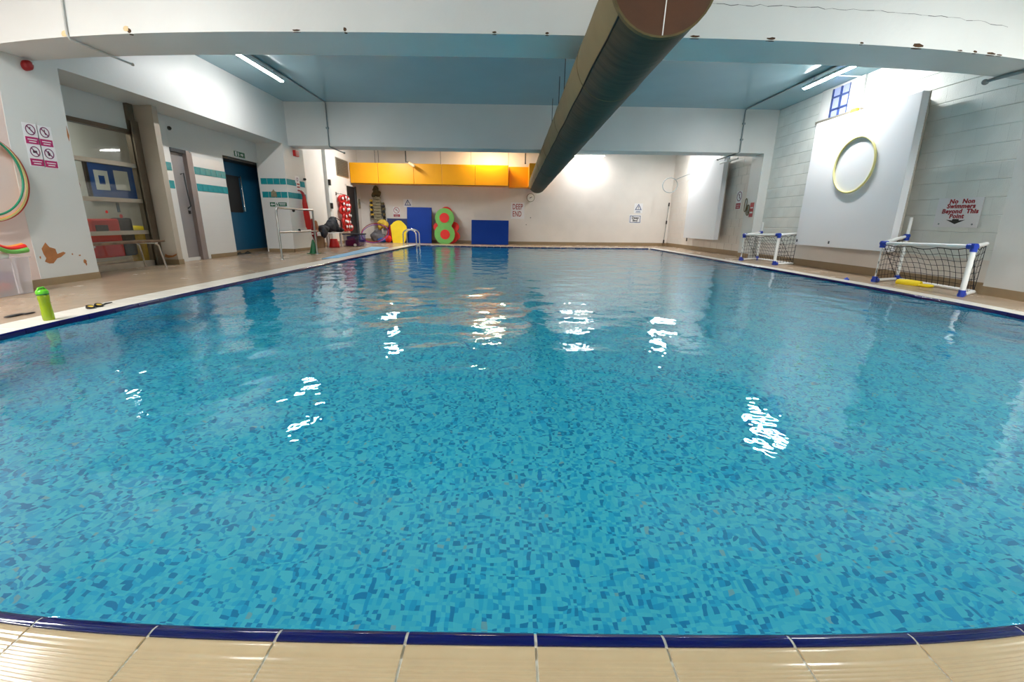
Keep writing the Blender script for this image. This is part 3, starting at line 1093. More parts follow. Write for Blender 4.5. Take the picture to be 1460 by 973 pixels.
conduit([(-4.41, 4.62, ZC), (-4.41, 4.62, 3.0), (-4.40, 4.622, ZB + 0.02), (-4.41, 4.66, ZB - 0.018), (-4.42, 5.2, ZB - 0.018), (-4.42, 5.42, ZB - 0.018)], 0.011,
        'thin pale conduit down and under the near beam at the left', 'paleconduit', tip=(-4.42, 5.44, ZB - 0.018), clips=[(-4.41, 4.63, 2.9)])
conduit([(5.46, 4.62, ZC), (5.46, 4.62, ZB + 0.02), (5.46, 4.66, ZB - 0.022), (5.46, 5.24, ZB - 0.022), (5.46, 5.34, ZB - 0.03)], 0.02,
        'thick grey conduit under the near beam at the right', tip=(5.46, 5.34, ZB - 0.03))
conduit([(-4.45, 5.26, ZC - 0.016), (-4.45, 8.5, ZC - 0.016), (-4.45, 10.96, ZC - 0.016), (-4.45, 10.985, ZC - 0.04), (-4.45, 10.985, ZB + 0.02), (-4.45, 11.02, ZB - 0.016), (-4.45, 11.9, ZB - 0.016)], 0.016,
        'grey conduit along the ceiling left and down the far beam', clips=[(-4.45, 10.98, 2.9)], tip=(-4.45, 11.92, ZB - 0.016))
conduit([(5.46, 5.26, ZC - 0.016), (5.46, 8.5, ZC - 0.016), (5.46, 10.96, ZC - 0.016), (5.46, 10.985, ZC - 0.04), (5.46, 10.985, ZB + 0.02), (5.42, 11.02, ZB - 0.016), (5.42, 12.0, ZB - 0.016)], 0.016,
        'grey conduit along the ceiling right and down the far beam', clips=[(5.46, 10.98, 3.15), (5.46, 10.98, 2.8)], tip=(5.42, 12.02, ZB - 0.016))
t = thing('conduit', (5.66, 12.2, 2.42), 'white stub of pipe past the far beam, upper right of the far board', 'conduit')
MB().tube([(5.72, 11.55, 2.47), (5.72, 12.5, 2.47)], 0.025, 8).build('pipe', 'whiteplastic', t)
MB().box(5.66, 5.78, 12.0, 12.1, 2.44, 2.51).build('box', 'whiteplastic', t)

# ------------------------------------------------------------------ left wall: alarm, stickers, hoops, box


def alarm(c, label, fr):
    t = thing('fire_alarm', c, label, 'alarm')
    F = frame(c, *fr)
    MB(F).disc(0, 0, 0.056, 0, 0.03).build('base', 'deepred', t)
    MB(F).lathe((0, 0, 0), [(0.054, 0.03), (0.052, 0.055), (0.04, 0.07), (0.02, 0.074)], 24).build('sounder', 'deepred', t)
    MB(F).disc(0.03, 0.02, 0.008, 0.06, 0.076, 10).build('lens', 'plate', t)


alarm((XL, 5.115, 2.43), 'round red fire alarm sounder high on the near left pier', (RY, RZ))
t = thing('fire_alarm', (XL, 11.28, 2.37), 'square red fire alarm box on the tiled pier under the far beam', 'alarm')
MB().bevelbox(XL, XL + 0.07, 11.19, 11.37, 2.30, 2.44, 0.01).build('casing', 'red', t)
MB().box(XL + 0.069, XL + 0.075, 11.23, 11.33, 2.33, 2.41).build('grille', 'deepred', t)


def prohibition(c, r, fr, label, lab='magenta', rm='ring', plate=True, glyph=0, labh=0.075, labw=0.15, gap=0.02, words=None):
    t = thing('prohibition_sign', c, label, 'sign')
    F = frame(c, *fr)
    if plate:
        MB(F).box(-max(r, labw / 2) - 0.012, max(r, labw / 2) + 0.012, -r - gap - labh - 0.012, r + 0.012, 0, 0.002).build('plate', 'plate', t)
    MB(F).annulus(0, 0, r * 0.83, r, 0.002, 0.004).build('ring', rm, t)
    a = r * 0.62
    MB(F).prism([(-a - 0.004, a - 0.004), (a - 0.004, -a - 0.004), (a + 0.004, -a + 0.004), (-a + 0.004, a + 0.004)], 0.002, 0.005).build('slash', rm, t)
    mb = MB(F)
    if glyph == 0:       # diving figure
        mb.disc(-r * 0.05, r * 0.32, r * 0.13, 0.002, 0.0035, 12)
        mb.prism([(-r * 0.35, r * 0.25), (-r * 0.2, r * 0.05), (r * 0.35, -r * 0.35), (r * 0.45, -r * 0.25), (0, r * 0.2)], 0.002, 0.0035)
    elif glyph == 1:     # running figure
        mb.disc(r * 0.02, r * 0.42, r * 0.13, 0.002, 0.0035, 12)
        mb.prism([(-r * 0.12, r * 0.28), (-r * 0.1, -r * 0.1), (r * 0.1, -r * 0.5), (r * 0.22, -r * 0.46), (r * 0.08, -r * 0.05), (r * 0.15, r * 0.25)], 0.002, 0.0035)
    elif glyph == 2:     # camera
        mb.box(-r * 0.4, r * 0.4, -r * 0.25, r * 0.2, 0.002, 0.0035)
        mb.annulus(0, 0, r * 0.1, r * 0.2, 0.0035, 0.0045, 14)
    else:                # two figures
        mb.disc(-r * 0.1, r * 0.35, r * 0.15, 0.002, 0.0035, 12)
        mb.prism([(-r * 0.3, r * 0.2), (-r * 0.2, -r * 0.4), (r * 0.1, -r * 0.4), (r * 0.25, r * 0.1), (r * 0.1, r * 0.25)], 0.002, 0.0035)
    mb.build('pictogram', 'dark', t)
    cb = MB(F).box(-labw / 2, labw / 2, -r - gap - labh, -r - gap, 0.002, 0.004).build('caption_bar', lab, t)
    mb = MB(F)
    for k in range(2):
        w_ = labw * (0.36 - 0.08 * k)
        zz = -r - gap - labh * (0.36 + 0.34 * k)
        mb.box(-w_, w_, zz - 0.005, zz + 0.005, 0.004, 0.0045)
    mb.build('caption', 'plate', cb, kind='stuff')
    return t


FL = (RY, RZ)
prohibition((XL, 5.04, 1.74), 0.058, FL, 'upper left sign of the four pink prohibition signs on the near pier', glyph=0)
prohibition((XL, 5.205, 1.735), 0.058, FL, 'upper right sign of the four pink prohibition signs on the near pier', glyph=1)
prohibition((XL, 5.045, 1.505), 0.058, FL, 'lower left sign of the four pink prohibition signs on the near pier', glyph=2)
prohibition((XL, 5.21, 1.50), 0.058, FL, 'lower right sign of the four pink prohibition signs on the near pier', glyph=3)


def hoop(name, c, R, r, m, ax, ay, label, group=None):
    t = tag(MB().ring(c, R, r, ax, ay, 64, 8).build(name, m, None, base=c), label, 'hoop', group)
    return t


for k, (m, dy, dz, R, lab) in enumerate((('rustred', 0.0, 0.0, 0.435, 'outermost red hoop of the bundle hung on the near left wall'),
                                         ('orange', -0.03, 0.005, 0.425, 'orange hoop inside the red one on the near left wall'),
                                         ('paleyellow', -0.055, 0.0, 0.43, 'pale yellow hoop in the bundle on the near left wall'),
                                         ('green', -0.09, 0.03, 0.41, 'innermost green hoop of the bundle on the near left wall'))):
    hoop('hula_hoop', (XL + 0.013 + 0.0235 * k, 4.445 + dy, 1.18 + dz), R, 0.011, m, RY, RZ, lab, 'hoops hung on the near left wall')

t = thing('storage_box', (-5.22, 4.05, 0), 'cloudy clear plastic storage box at the foot of the near left wall', 'box')
mb = MB()
x0, x1, y0, y1, h = -5.42, -5.08, 3.70, 4.38, 0.37
tp = 0.025
for (ax, ay, bx, by) in ((x0, y0, x1, y0), (x1, y0, x1, y1), (x1, y1, x0, y1), (x0, y1, x0, y0)):
    cx_, cy_ = (x0 + x1) / 2, (y0 + y1) / 2
    f_ = lambda px, py, s: (cx_ + (px - cx_) * s, cy_ + (py - cy_) * s)
    a0, b0, a1, b1 = f_(ax, ay, 0.93), f_(bx, by, 0.93), (ax, ay), (bx, by)
    a2, b2, a3, b3 = f_(ax, ay, 0.905), f_(bx, by, 0.905), f_(ax, ay, 0.975), f_(bx, by, 0.975)
    vs = [(*a0, 0.005), (*b0, 0.005), (*b1, h), (*a1, h), (*a2, 0.005), (*b2, 0.005), (*b3, h), (*a3, h)]
    mb._add(vs, [(0, 1, 2, 3), (7, 6, 5, 4), (3, 2, 6, 7)])
mb.box(x0 + 0.02, x1 - 0.02, y0 + 0.03, y1 - 0.03, 0.004, 0.01)
mb.build('body', 'clearbox', t)
MB().box(x0 - 0.012, x1 + 0.012, y0 - 0.015, y1 + 0.015, h, h + 0.008).build('rim', 'clearbox', t)
for yy in (3.95, 4.2):
    MB().box(x1 - 0.012, x1 + 0.008, yy, yy + 0.03, 0.02, h).build('rib', 'clearbox', t)
tag(blob('toy_bundle', [((-5.24, 4.1, 0.09), 0.12, 0.2, 0.06), ((-5.22, 3.95, 0.12), 0.1, 0.12, 0.08)], 'foamred', None, 0.03, 0.01), 'red toys seen through the side of the cloudy storage box', 'toys')
tag(blob('dive_bag', [((-5.25, 4.22, 0.17), 0.11, 0.12, 0.08), ((-5.25, 4.0, 0.2), 0.1, 0.1, 0.06)], 'purple', None, 0.03, 0.01), 'purple grey bundle inside the cloudy storage box above the red toys', 'bag')
tag(MB().lathe((-5.25, 4.14, 0.35), [(0.15, 0.03), (0.155, 0.05), (0.15, 0.07), (0.09, 0.10), (0.02, 0.115)], 24).build('foam_dome', 'foamwhite', None), 'white foam dome lying on the cloudy storage box', 'float')


def noodle(path, r, m, label):
    return tag(MB().tube(path, [r * (1 + 0.6 * (i / 14) ** 3) for i in range(15)], 10).build('foam_strip', m, None), label, 'float', 'foam strips draped over the storage box')


def arc(dx, dz):
    out = []
    for i in range(15):
        u = i / 14
        y = 3.80 + 0.62 * u
        out.append((-5.18 + dx + 0.03 * math.sin(u * 5), y, 0.435 + dz + 0.17 * (1 - u) ** 1.6 + 0.02 * math.sin(u * 7)))
    return out


noodle(arc(0.09, 0.0), 0.018, 'lime', 'green foam strip draped over the front of the storage box')
noodle(arc(0.075, 0.03), 0.018, 'foamred', 'red foam strip draped over the storage box behind the green one')
noodle(arc(0.045, 0.045), 0.016, 'orange', 'orange foam strip furthest back on top of the storage box')
tag(blob('swim_mask', [((-5.16, 4.40, 0.44), 0.05, 0.07, 0.03)], 'purple', None, 0.015), 'small purple swim item at the end of the foam strips on the box', 'toy')

# ------------------------------------------------------------------ bottle, goggles, sandal on the left kerb
t = thing('drink_bottle', (-3.58, 3.12, 0.003), 'lime green drink bottle standing on the white kerb', 'bottle')
c = (-3.58, 3.12, 0.003)
MB().lathe(c, [(0.034, 0.0), (0.037, 0.006), (0.037, 0.06), (0.0345, 0.09), (0.0345, 0.15), (0.037, 0.17), (0.037, 0.19), (0.033, 0.197)], 28).build('body', 'bottle', t)
MB().lathe(c, [(0.0385, 0.197), (0.0385, 0.206)], 28).build('band', 'conegreen', t)
MB().lathe(c, [(0.039, 0.206), (0.039, 0.222), (0.034, 0.232), (0.02, 0.236)], 28).build('cap', 'bottlecap', t)
cap_ = [c for c in t.children if c.name.startswith('cap')][0]
MB().tube([(-3.58, 3.09, 0.234), (-3.58, 3.10, 0.252), (-3.58, 3.135, 0.254), (-3.58, 3.15, 0.236)], 0.008, 8).build('spout', 'bottlecap', cap_)
t = thing('swim_goggles', (-3.67, 3.62, 0.004), 'dark swim goggles lying on the white kerb past the green bottle', 'goggles')
for yy in (3.56, 3.64):
    ec = MB(frame((-3.67, yy, 0.014), RY, (-1, 0, 0.3))).annulus(0, 0, 0.022, 0.032, -0.008, 0.012, 20).build('eye_cup', 'black', t)
    MB(frame((-3.67, yy, 0.016), RY, (-1, 0, 0.3))).disc(0, 0, 0.023, 0.004, 0.007, 20).build('lens', 'mustard', ec)
MB().tube([(-3.67, 3.59, 0.018), (-3.672, 3.60, 0.022), (-3.67, 3.61, 0.018)], 0.005, 6).build('nose_bridge', 'black', t)
MB().tube([(-3.67, 3.67, 0.014), (-3.70, 3.72, 0.012), (-3.73, 3.76, 0.010), (-3.70, 3.80, 0.012), (-3.66, 3.76, 0.02), (-3.66, 3.68, 0.016)], 0.005, 6).build('strap', 'black', t)
t = tag(blob('rubber_mat_scrap', [((-4.02, 3.25, 0.008), 0.035, 0.09, 0.008), ((-3.98, 3.33, 0.008), 0.02, 0.05, 0.007)], 'dark', None, 0.008), 'small flat dark scrap on the left deck beside the green bottle', 'scrap')

# ------------------------------------------------------------------ glazed screen, office behind, bench
t = thing('window_1', (XW, 6.4, 0), 'glazed metal office screen in the left recess', 'window', kind='structure')
for z in (0.06, 0.55, 1.04, 1.58, 2.09):
    MB().box(XW - 0.05, XW + 0.03, 5.52, 7.26, z - (0.03 if z > 0.1 else 0.06), z + 0.03).build('transom', 'alu' if z < 2 else 'brown', t)
for y in (5.60, 7.22):
    MB().box(XW - 0.05, XW + 0.05, y - 0.055, y + 0.055, 0, ZB).build('mullion', 'brown', t)
MB().box(XW + 0.03, XW + 0.075, 7.165, 7.30, 0, ZB - 0.25).build('jamb_cover', 'brown', t)
for z0, z1 in ((0.09, 0.52), (0.58, 1.01), (1.07, 1.55), (1.61, 2.06)):
    MB().box(XW - 0.012, XW - 0.006, 5.65, 7.17, z0, z1).build('pane', 'glass', t)
MB().box(XW - 0.02, XW - 0.006, 5.65, 7.17, 2.12, ZB).build('blank_panel', 'white', t)

mb = MB()
mb.box(-7.62, -7.52, 5.52, 9.4, 0, ZC)
mb.box(-7.6, -6.12, 9.34, 9.42, 0, ZC)
mb.build('wall_office', 'screenback', None, 'pale office wall seen through the glazed screen', 'wall', kind='structure')
luminaire(-6.9, 6.3, 7.2, 2.42, 'batten lamp inside the office behind the glazed screen', 'officetube', zc=ZB)
t = thing('notice_board', (-7.5, 8.2, 1.14), 'blue notice board in a dark frame inside the office', 'notice board')
MB().box(-7.52, -7.49, 7.78, 8.82, 1.12, 1.74).build('board', 'boardblue', t)
for (a, b_, c_, d) in ((7.74, 7.79, 1.08, 1.78), (8.80, 8.86, 1.08, 1.78), (7.74, 8.86, 1.08, 1.12), (7.74, 8.86, 1.73, 1.78)):
    MB().box(-7.52, -7.475, a, b_, c_, d).build('frame_side', 'dark', t)
for k, (ya, yb, za, zb) in enumerate(((7.90, 8.18, 1.27, 1.61), (8.31, 8.62, 1.29, 1.64))):
    p = MB(frame((-7.489, (ya + yb) / 2, (za + zb) / 2), RY, RZ))
    p.box(-(yb - ya) / 2, (yb - ya) / 2, -(zb - za) / 2, (zb - za) / 2, 0, 0.002)
    tag(p.build('notice', 'paper', None), ('pale notice with a blue picture, nearest on the office board', 'plain pale notice, second on the office board')[k], 'notice')
tag(MB().box(-7.487, -7.486, 7.98, 8.1, 1.37, 1.52).build('picture_print', 'boardblue', None), 'small blue picture printed on the nearest office notice', 'picture')
t = thing('equipment_case', (-6.95, 7.45, 0.3), 'red and black equipment case on a low shelf in the office', 'case')
MB().bevelbox(-7.05, -6.85, 7.0, 7.52, 0.12, 0.76, 0.03).build('red_shell', 'red', t)
MB().bevelbox(-6.855, -6.84, 7.05, 7.28, 0.5, 0.66, 0.006).build('inset', 'dark', t)
MB().bevelbox(-7.05, -6.85, 7.525, 7.80, 0.12, 0.78, 0.05).build('black_shell', 'black', t)
t = thing('waste_bin', (-7.05, 8.05, 0), 'yellow waste bin in the office behind the glazed screen', 'bin')
MB().lathe((-7.05, 8.05, 0), [(0.12, 0), (0.155, 0.56)], 20).build('body', 'mustard', t)
MB().lathe((-7.05, 8.05, 0.56), [(0.165, 0), (0.165, 0.03), (0.12, 0.07), (0.03, 0.08)], 20).build('lid', 'yellow', t)
hoop('wall_ring', (-7.49, 7.47, 1.33), 0.11, 0.012, 'deepred', RY, RZ, 'small dark red ring hanging on the office wall left of the board')
t = thing('key_fob', (XW - 0.03, 6.78, 0.8), 'grey tag with a red heart hanging inside the office glass', 'tag')
MB().box(XW - 0.035, XW - 0.03, 6.72, 6.77, 0.86, 1.0).build('strap', 'greyd', t)
MB(frame((XW - 0.03, 6.76, 0.80), RY, RZ)).disc(0, 0, 0.03, 0, 0.004, 14).build('heart', 'red', t)
tag(MB(frame((XW - 0.005, 6.50, 0.86), RY, RZ)).disc(0, 0, 0.022, 0, 0.002, 12).build('sticker', 'foamred', None), 'small red round sticker on the office glass', 'sticker')

t = thing('bench', (-5.8, 6.4, 0), 'low wooden-topped bench with metal legs in front of the glazed screen', 'bench')
for k in range(3):
    MB().bevelbox(-5.98 + 0.125 * k, -5.865 + 0.125 * k, 5.56, 6.93, 0.405, 0.435, 0.006).build('seat_slat', 'wood', t)
MB().box(-5.98, -5.61, 5.66, 5.71, 0.385, 0.405).build('bearer', 'steel', t)
MB().box(-5.98, -5.61, 6.72, 6.77, 0.385, 0.405).build('bearer', 'steel', t)
for yy, fl in ((5.67, -1), (6.80, 1)):
    for xx, sx in ((-5.64, 1), (-5.94, -1)):
        MB().tube([(xx, yy - 0.06 * fl, 0.39), (xx + 0.005 * sx, yy, 0.36), (xx + 0.02 * sx, yy + 0.06 * fl, 0.0)], 0.014, 8).build('leg', 'steel', t)

# ------------------------------------------------------------------ doors of the recess
t = thing('door_1', (XW, 8.2, 0), 'grey flush door with a tall pull handle in the left recess', 'door', kind='structure')
leaf = MB().box(XW - 0.08, XW - 0.04, 7.98, 8.34, 0.06, 1.97).build('leaf', 'greydoor', t)
MB().box(XW - 0.08, XW + 0.035, 8.33, 8.42, 0, 1.98).build('jamb', 'doorframe', t)
MB().box(XW - 0.08, XW + 0.015, 8.42, 8.5, 0, 1.96).build('jamb', 'doorframe', t, label='outer half of the mauve jamb')
MB().box(XW - 0.08, XW + 0.02, 7.98, 8.36, 1.93, 1.99).build('head', 'greyd', t)
h_ = MB().tube([(XW - 0.04, 8.20, 1.56), (XW + 0.02, 8.20, 1.58), (XW + 0.025, 8.21, 1.3), (XW + 0.025, 8.24, 1.0), (XW - 0.04, 8.25, 0.96)], 0.012, 8).build('pull_handle', 'greyd', leaf)
MB().box(XW - 0.045, XW - 0.02, 8.24, 8.28, 0.86, 0.92).build('lock', 'dark', leaf)
t = thing('door_2', (-6.45, 10.2, 0), 'blue swing door with a dark glass panel inside the tiled opening', 'door', kind='structure')
leaf = MB().box(-6.50, -6.45, 9.43, 11.7, 0.0, 2.3).build('leaf', 'bluedoor', t)
MB().box(-6.45, -6.44, 9.98, 10.46, 0.93, 1.74).build('vision_panel', 'dark', leaf)
MB().tube([(-6.45, 10.47, 1.72), (-6.40, 10.47, 1.74), (-6.40, 10.475, 1.35), (-6.40, 10.48, 0.96), (-6.45, 10.48, 0.97)], 0.014, 8).build('pull_handle', 'steel', leaf)
MB().box(-6.49, -6.13, 9.43, 11.7, 2.02, 2.1).build('head', 'dark', t)
mb = MB().box(-6.46, -6.44, 9.43, 11.7, 0, 0.07)
mb.build('kick_strip', 'skirt', t)
t = thing('flip_flop', (-6.22, 9.72, 0), 'dark flip-flop by the doorway, nearer of the pair', 'shoe')
MB().bevelbox(-6.27, -6.17, 9.62, 9.86, 0, 0.02, 0.009).build('sole', 'black', t)
MB().tube([(-6.265, 9.72, 0.02), (-6.22, 9.78, 0.05), (-6.175, 9.72, 0.02)], 0.009, 6).build('strap', 'dark', t)
dup_tree(t, (-6.21, 10.02, 0), 0.35, 'dark flip-flop by the doorway, further of the pair')

t = thing('exit_sign', (XW, 10.03, 2.16), 'green exit sign with running figure above the blue doorway', 'sign')
MB().box(XW, XW + 0.012, 9.84, 10.21, 2.10, 2.21).build('plate', 'signgreen', t)
F = frame((XW + 0.012, 10.03, 2.155), RY, RZ)
mb = MB(F)
mb.disc(-0.06, 0.03, 0.012, 0, 0.002, 10)
mb.prism([(-0.09, 0.015), (-0.05, -0.02), (-0.09, -0.045), (-0.075, -0.05), (-0.03, -0.02), (-0.04, 0.02)], 0, 0.002)
mb.build('running_figure', 'plate', t)
MB(F).prism([(0.02, -0.01), (0.07, -0.01), (0.07, -0.035), (0.12, 0.0), (0.07, 0.035), (0.07, 0.012), (0.02, 0.012)], 0, 0.002).build('arrow', 'plate', t)
MB(F).box(-0.165, -0.115, -0.045, 0.045, 0, 0.002).build('doorway', 'plate', t)
t = thing('spot_camera', (XW, 8.05, 2.31), 'small dark dome camera above the grey door', 'camera')
MB(frame((XW, 8.05, 2.31), RY, RZ)).disc(0, 0, 0.035, 0, 0.02, 16).build('base', 'greyd', t)
MB().ball((XW + 0.02, 8.05, 2.31), 0.028).build('dome', 'black', t)
t = thing('escape_sign', (-5.71, 10.72, 1.14), 'green escape route sign with arrow on the tiled pier', 'sign')
FP = (RX, RZ)
F = frame((-5.71, 10.72, 1.135), *FP)
MB(F).box(-0.215, 0.215, -0.057, 0.057, 0, 0.005).build('plate', 'plate', t)
MB(F).box(-0.205, -0.075, -0.05, 0.05, 0.005, 0.007).build('arrow_field', 'signgreen', t)
MB(F).prism([(-0.19, 0), (-0.15, -0.035), (-0.15, -0.014), (-0.09, -0.014), (-0.09, 0.014), (-0.15, 0.014), (-0.15, 0.035)], 0.007, 0.009).build('arrow', 'plate', t)
mb = MB(F)
mb.disc(-0.04, 0.03, 0.012, 0.005, 0.007, 10)
mb.prism([(-0.065, 0.012), (-0.03, -0.015), (-0.06, -0.045), (-0.045, -0.048), (-0.012, -0.015), (-0.025, 0.016)], 0.005, 0.007)
mb.build('running_figure', 'signgreen', t)
tf = MB(F).box(0.0, 0.205, -0.04, 0.05, 0.005, 0.007).build('text_field', 'signgreen', t)
mb = MB(F)
mb.box(0.02, 0.18, 0.015, 0.03, 0.007, 0.008)
mb.box(0.03, 0.17, -0.015, 0.0, 0.007, 0.008)
mb.build('text_line', 'plate', tf, kind='stuff')
t = tag(MB(frame((-5.785, 10.72, 1.385), *FP)).prism([(-0.07, -0.075), (0.07, -0.075), (0.06, 0.04), (0.02, 0.06), (0.0, 0.10), (-0.02, 0.06), (-0.06, 0.04)], 0.007, 0.02).build('soap_holder', 'olivepale', None), 'small pale beige holder on the lower teal stripe of the pier', 'holder')
t = thing('notice_sign', (XL, 11.25, 1.48), 'pink and white notices on the side of the tiled pier', 'sign')
F = frame((XL + 0.007, 11.24, 1.70), RY, RZ)
MB(F).box(-0.10, 0.12, -0.02, 0.14, 0, 0.003).build('upper_plate', 'plate', t)
MB(F).box(-0.07, 0.12, -0.26, -0.02, 0, 0.003).build('lower_plate', 'plate', t)
MB(F).annulus(0.01, 0.06, 0.03, 0.045, 0.003, 0.005, 18).build('ring', 'ring', t)
for zz in (-0.05, -0.12, -0.20):
    MB(F).box(-0.04, 0.10, zz - 0.018, zz + 0.018, 0.003, 0.005).build('caption_bar', 'signred', t)
t = thing('door_stop', (XL, 11.62, 1.80), 'small dark knob on the edge of the tiled pier', 'knob')
MB(frame((XL, 11.62, 1.80), RY, RZ)).disc(0, 0, 0.03, 0, 0.03, 14).build('base', 'dark', t)
MB().ball((XL + 0.035, 11.62, 1.80), 0.03).build('tip', 'dark', t)
t = thing('rescue_tube', (XL + 0.1, 11.35, 0.55), 'red rescue tube hanging on the side of the tiled pier', 'rescue tube')
MB().tube([(XL + 0.08, 11.36, 1.38), (XL + 0.08, 11.36, 1.2), (XL + 0.09, 11.38, 0.9), (XL + 0.10, 11.40, 0.62), (XL + 0.10, 11.41, 0.55)], [0.035, 0.06, 0.075, 0.075, 0.05], 14).build('foam_body', 'red', t)
MB().tube([(XL + 0.02, 11.33, 1.50), (XL + 0.06, 11.35, 1.45), (XL + 0.08, 11.36, 1.36)], [0.02, 0.035, 0.045], 10).build('strap', 'deepred', t)

# ------------------------------------------------------------------ handrail, cone, floor mat
t = thing('hand_rail', (-4.62, 9.4, 0), 'tubular steel handrail standing on the left deck', 'handrail')
A, B = Vector((-4.62, 8.55, 0)), Vector((-4.66, 10.2, 0))
up = lambda p, z: (p.x, p.y, z)
d = (B - A).normalized()
MB().tube([up(A, 0.0), up(A, 0.9), up(A + d * 0.02, 0.97), up(A + d * 0.09, 1.0), up(B, 1.0)], 0.021, 10).build('top_rail', 'railsteel', t)
MB().tube([up(A, 0.53), up(B + d * 0.12, 0.53)], 0.019, 10).build('mid_rail', 'railsteel', t)
MB().tube([up(B, 0.0), up(B, 1.0)], 0.021, 10).build('post', 'railsteel', t)
MB().lathe((A.x, A.y, 0), [(0.05, 0), (0.05, 0.012), (0.03, 0.016)], 18).build('base_plate', 'railsteel', t)
MB().lathe((B.x, B.y, 0), [(0.05, 0), (0.05, 0.012), (0.03, 0.016)], 18).build('base_plate', 'railsteel', t)
for z, f_ in ((0.965, 0.45), (0.56, 0.55)):
    p = A + (B - A) * f_
    MB().ball((p.x - 0.01, p.y, z), 0.03).build('clamp', 'dark', t)
t = thing('marker_cone', (-4.80, 10.35, 0), 'dark green training cone on the deck beyond the handrail', 'cone')
MB().lathe((-4.80, 10.35, 0.012), [(0.10, 0), (0.02, 0.31), (0.012, 0.315)], 22).build('cone', 'conegreen', t)
MB().bevelbox(-4.92, -4.68, 10.23, 10.47, 0, 0.014, 0.005).build('base', 'conegreen', t)
mb = MB()
mb.prism([(-3.93, 8.78), (-3.75, 9.2), (-3.86, 13.35), (-4.42, 13.45), (-4.14, 11.0)], 0.003, 0.016)
tag(mb.build('floor_mat', 'lightblue', None), 'long light blue non-slip mat along the left pool edge', 'mat')

# ------------------------------------------------------------------ far left bay: second bench with bags
t = thing('bench', (-5.72, 13.0, 0), 'pale-legged bench with bags in the far left bay', 'bench')
for k in range(3):
    MB().bevelbox(-5.97 + 0.16 * k, -5.825 + 0.16 * k, 11.95, 14.05, 0.40, 0.43, 0.006).build('seat_slat', 'plate', t)
for yy in (12.0, 12.95, 13.95):
    for xx in (-5.92, -5.56):
        MB().box(xx - 0.025, xx + 0.025, yy - 0.03, yy + 0.03, 0, 0.40).build('leg', 'plate', t)
t = thing('backpack', (-5.72, 13.25, 0.43), 'black backpack slumped on the far left bench', 'bag')
blob('body', [((-5.70, 13.75, 0.63), 0.17, 0.30, 0.19), ((-5.66, 13.72, 0.76), 0.13, 0.20, 0.14), ((-5.62, 13.35, 0.58), 0.15, 0.30, 0.15), ((-5.60, 14.0, 0.50), 0.13, 0.22, 0.08), ((-5.64, 13.5, 0.7), 0.12, 0.2, 0.12)], 'bag', t, 0.03, 0.03)
MB().tube([(-5.58, 13.72, 0.88), (-5.48, 13.86, 0.78), (-5.46, 13.88, 0.6), (-5.5, 13.85, 0.46)], 0.014, 6).build('strap', 'black', t)
tag(blob('coat', [((-5.58, 12.75, 0.54), 0.16, 0.30, 0.11), ((-5.46, 12.55, 0.42), 0.06, 0.20, 0.14)], 'bag', None, 0.03, 0.03), 'dark navy coat spread over the front of the far left bench', 'coat')
tag(blob('towel', [((-5.56, 12.26, 0.62), 0.07, 0.07, 0.17), ((-5.60, 12.32, 0.51), 0.09, 0.08, 0.07)], 'tancloth', None, 0.025, 0.02), 'tan towel heaped at the near end of the far left bench', 'towel')
tag(blob('swim_bag', [((-5.54, 12.04, 0.62), 0.07, 0.08, 0.22), ((-5.52, 12.04, 0.42), 0.07, 0.09, 0.2)], 'deepred', None, 0.025, 0.02), 'dark red drawstring bag at the near end of the far left bench', 'bag')
t = thing('bucket', (-5.36, 12.92, 0), 'upturned red bucket in front of the far left bench', 'bucket')
MB().lathe((-5.36, 12.92, 0), [(0.145, 0), (0.15, 0.02), (0.10, 0.25), (0.095, 0.255)], 22).build('body', 'red', t)
MB().lathe((-5.36, 12.92, 0), [(0.155, 0.0), (0.155, 0.03)], 22).build('rim', 'deepred', t)
t = thing('toy_crate', (-5.1, 13.9, 0), 'clear crate of violet swim toys beside the far left bench', 'crate')
MB().bevelbox(-5.32, -4.88, 13.65, 14.2, 0.01, 0.20, 0.04).build('toys', 'crate', t, label='violet swim toys heaped in the crate')
MB().bevelbox(-5.28, -5.0, 13.7, 14.1, 0.205, 0.32, 0.03).build('folded_cloth', 'signblue', t)
for (a, b_, c_, d_) in ((-5.35, -4.85, 13.62, 13.63), (-5.35, -4.85, 14.22, 14.23), (-5.35, -5.34, 13.63, 14.22), (-4.86, -4.85, 13.63, 14.22)):
    MB().box(a, b_, c_, d_, 0, 0.36).build('side', 'cratebox', t)
MB().box(-5.37, -4.83, 13.60, 14.25, 0.36, 0.395).build('lid', 'bag', t)
MB().ball((-4.98, 13.58, 0.05), 0.045).build('ball', 'plate', t)

# louvre, open store doorway closed by a dark sheet, armbands, switch
t = thing('wall_vent', (XW, 15.95, 2.29), 'grey-brown louvred vent high on the far left wall', 'vent')
MB().box(XW, XW + 0.02, 15.40, 16.50, 2.29, 2.88).build('frame', 'alu', t)
for k in range(10):
    z = 2.325 + 0.054 * k
    MB()._add([(XW + 0.021, 15.45, z + 0.045), (XW + 0.021, 16.45, z + 0.045), (XW + 0.045, 16.45, z), (XW + 0.045, 15.45, z),
               (XW + 0.021, 15.45, z + 0.038), (XW + 0.021, 16.45, z + 0.038), (XW + 0.04, 16.45, z - 0.004), (XW + 0.04, 15.45, z - 0.004)],
              [(0, 3, 2, 1), (4, 5, 6, 7), (3, 7, 6, 2), (0, 1, 5, 4), (0, 4, 7, 3), (1, 2, 6, 5)]).build('slat', 'signgrey', t)
t = thing('door_3', (XW, 16.6, 0), 'dark store doorway on the far left wall', 'door', kind='structure')
MB().box(XW, XW + 0.012, 16.12, 16.92, 0, 2.02).build('leaf', 'dark', t)  # dark sheet standing in for the gloom of the open store
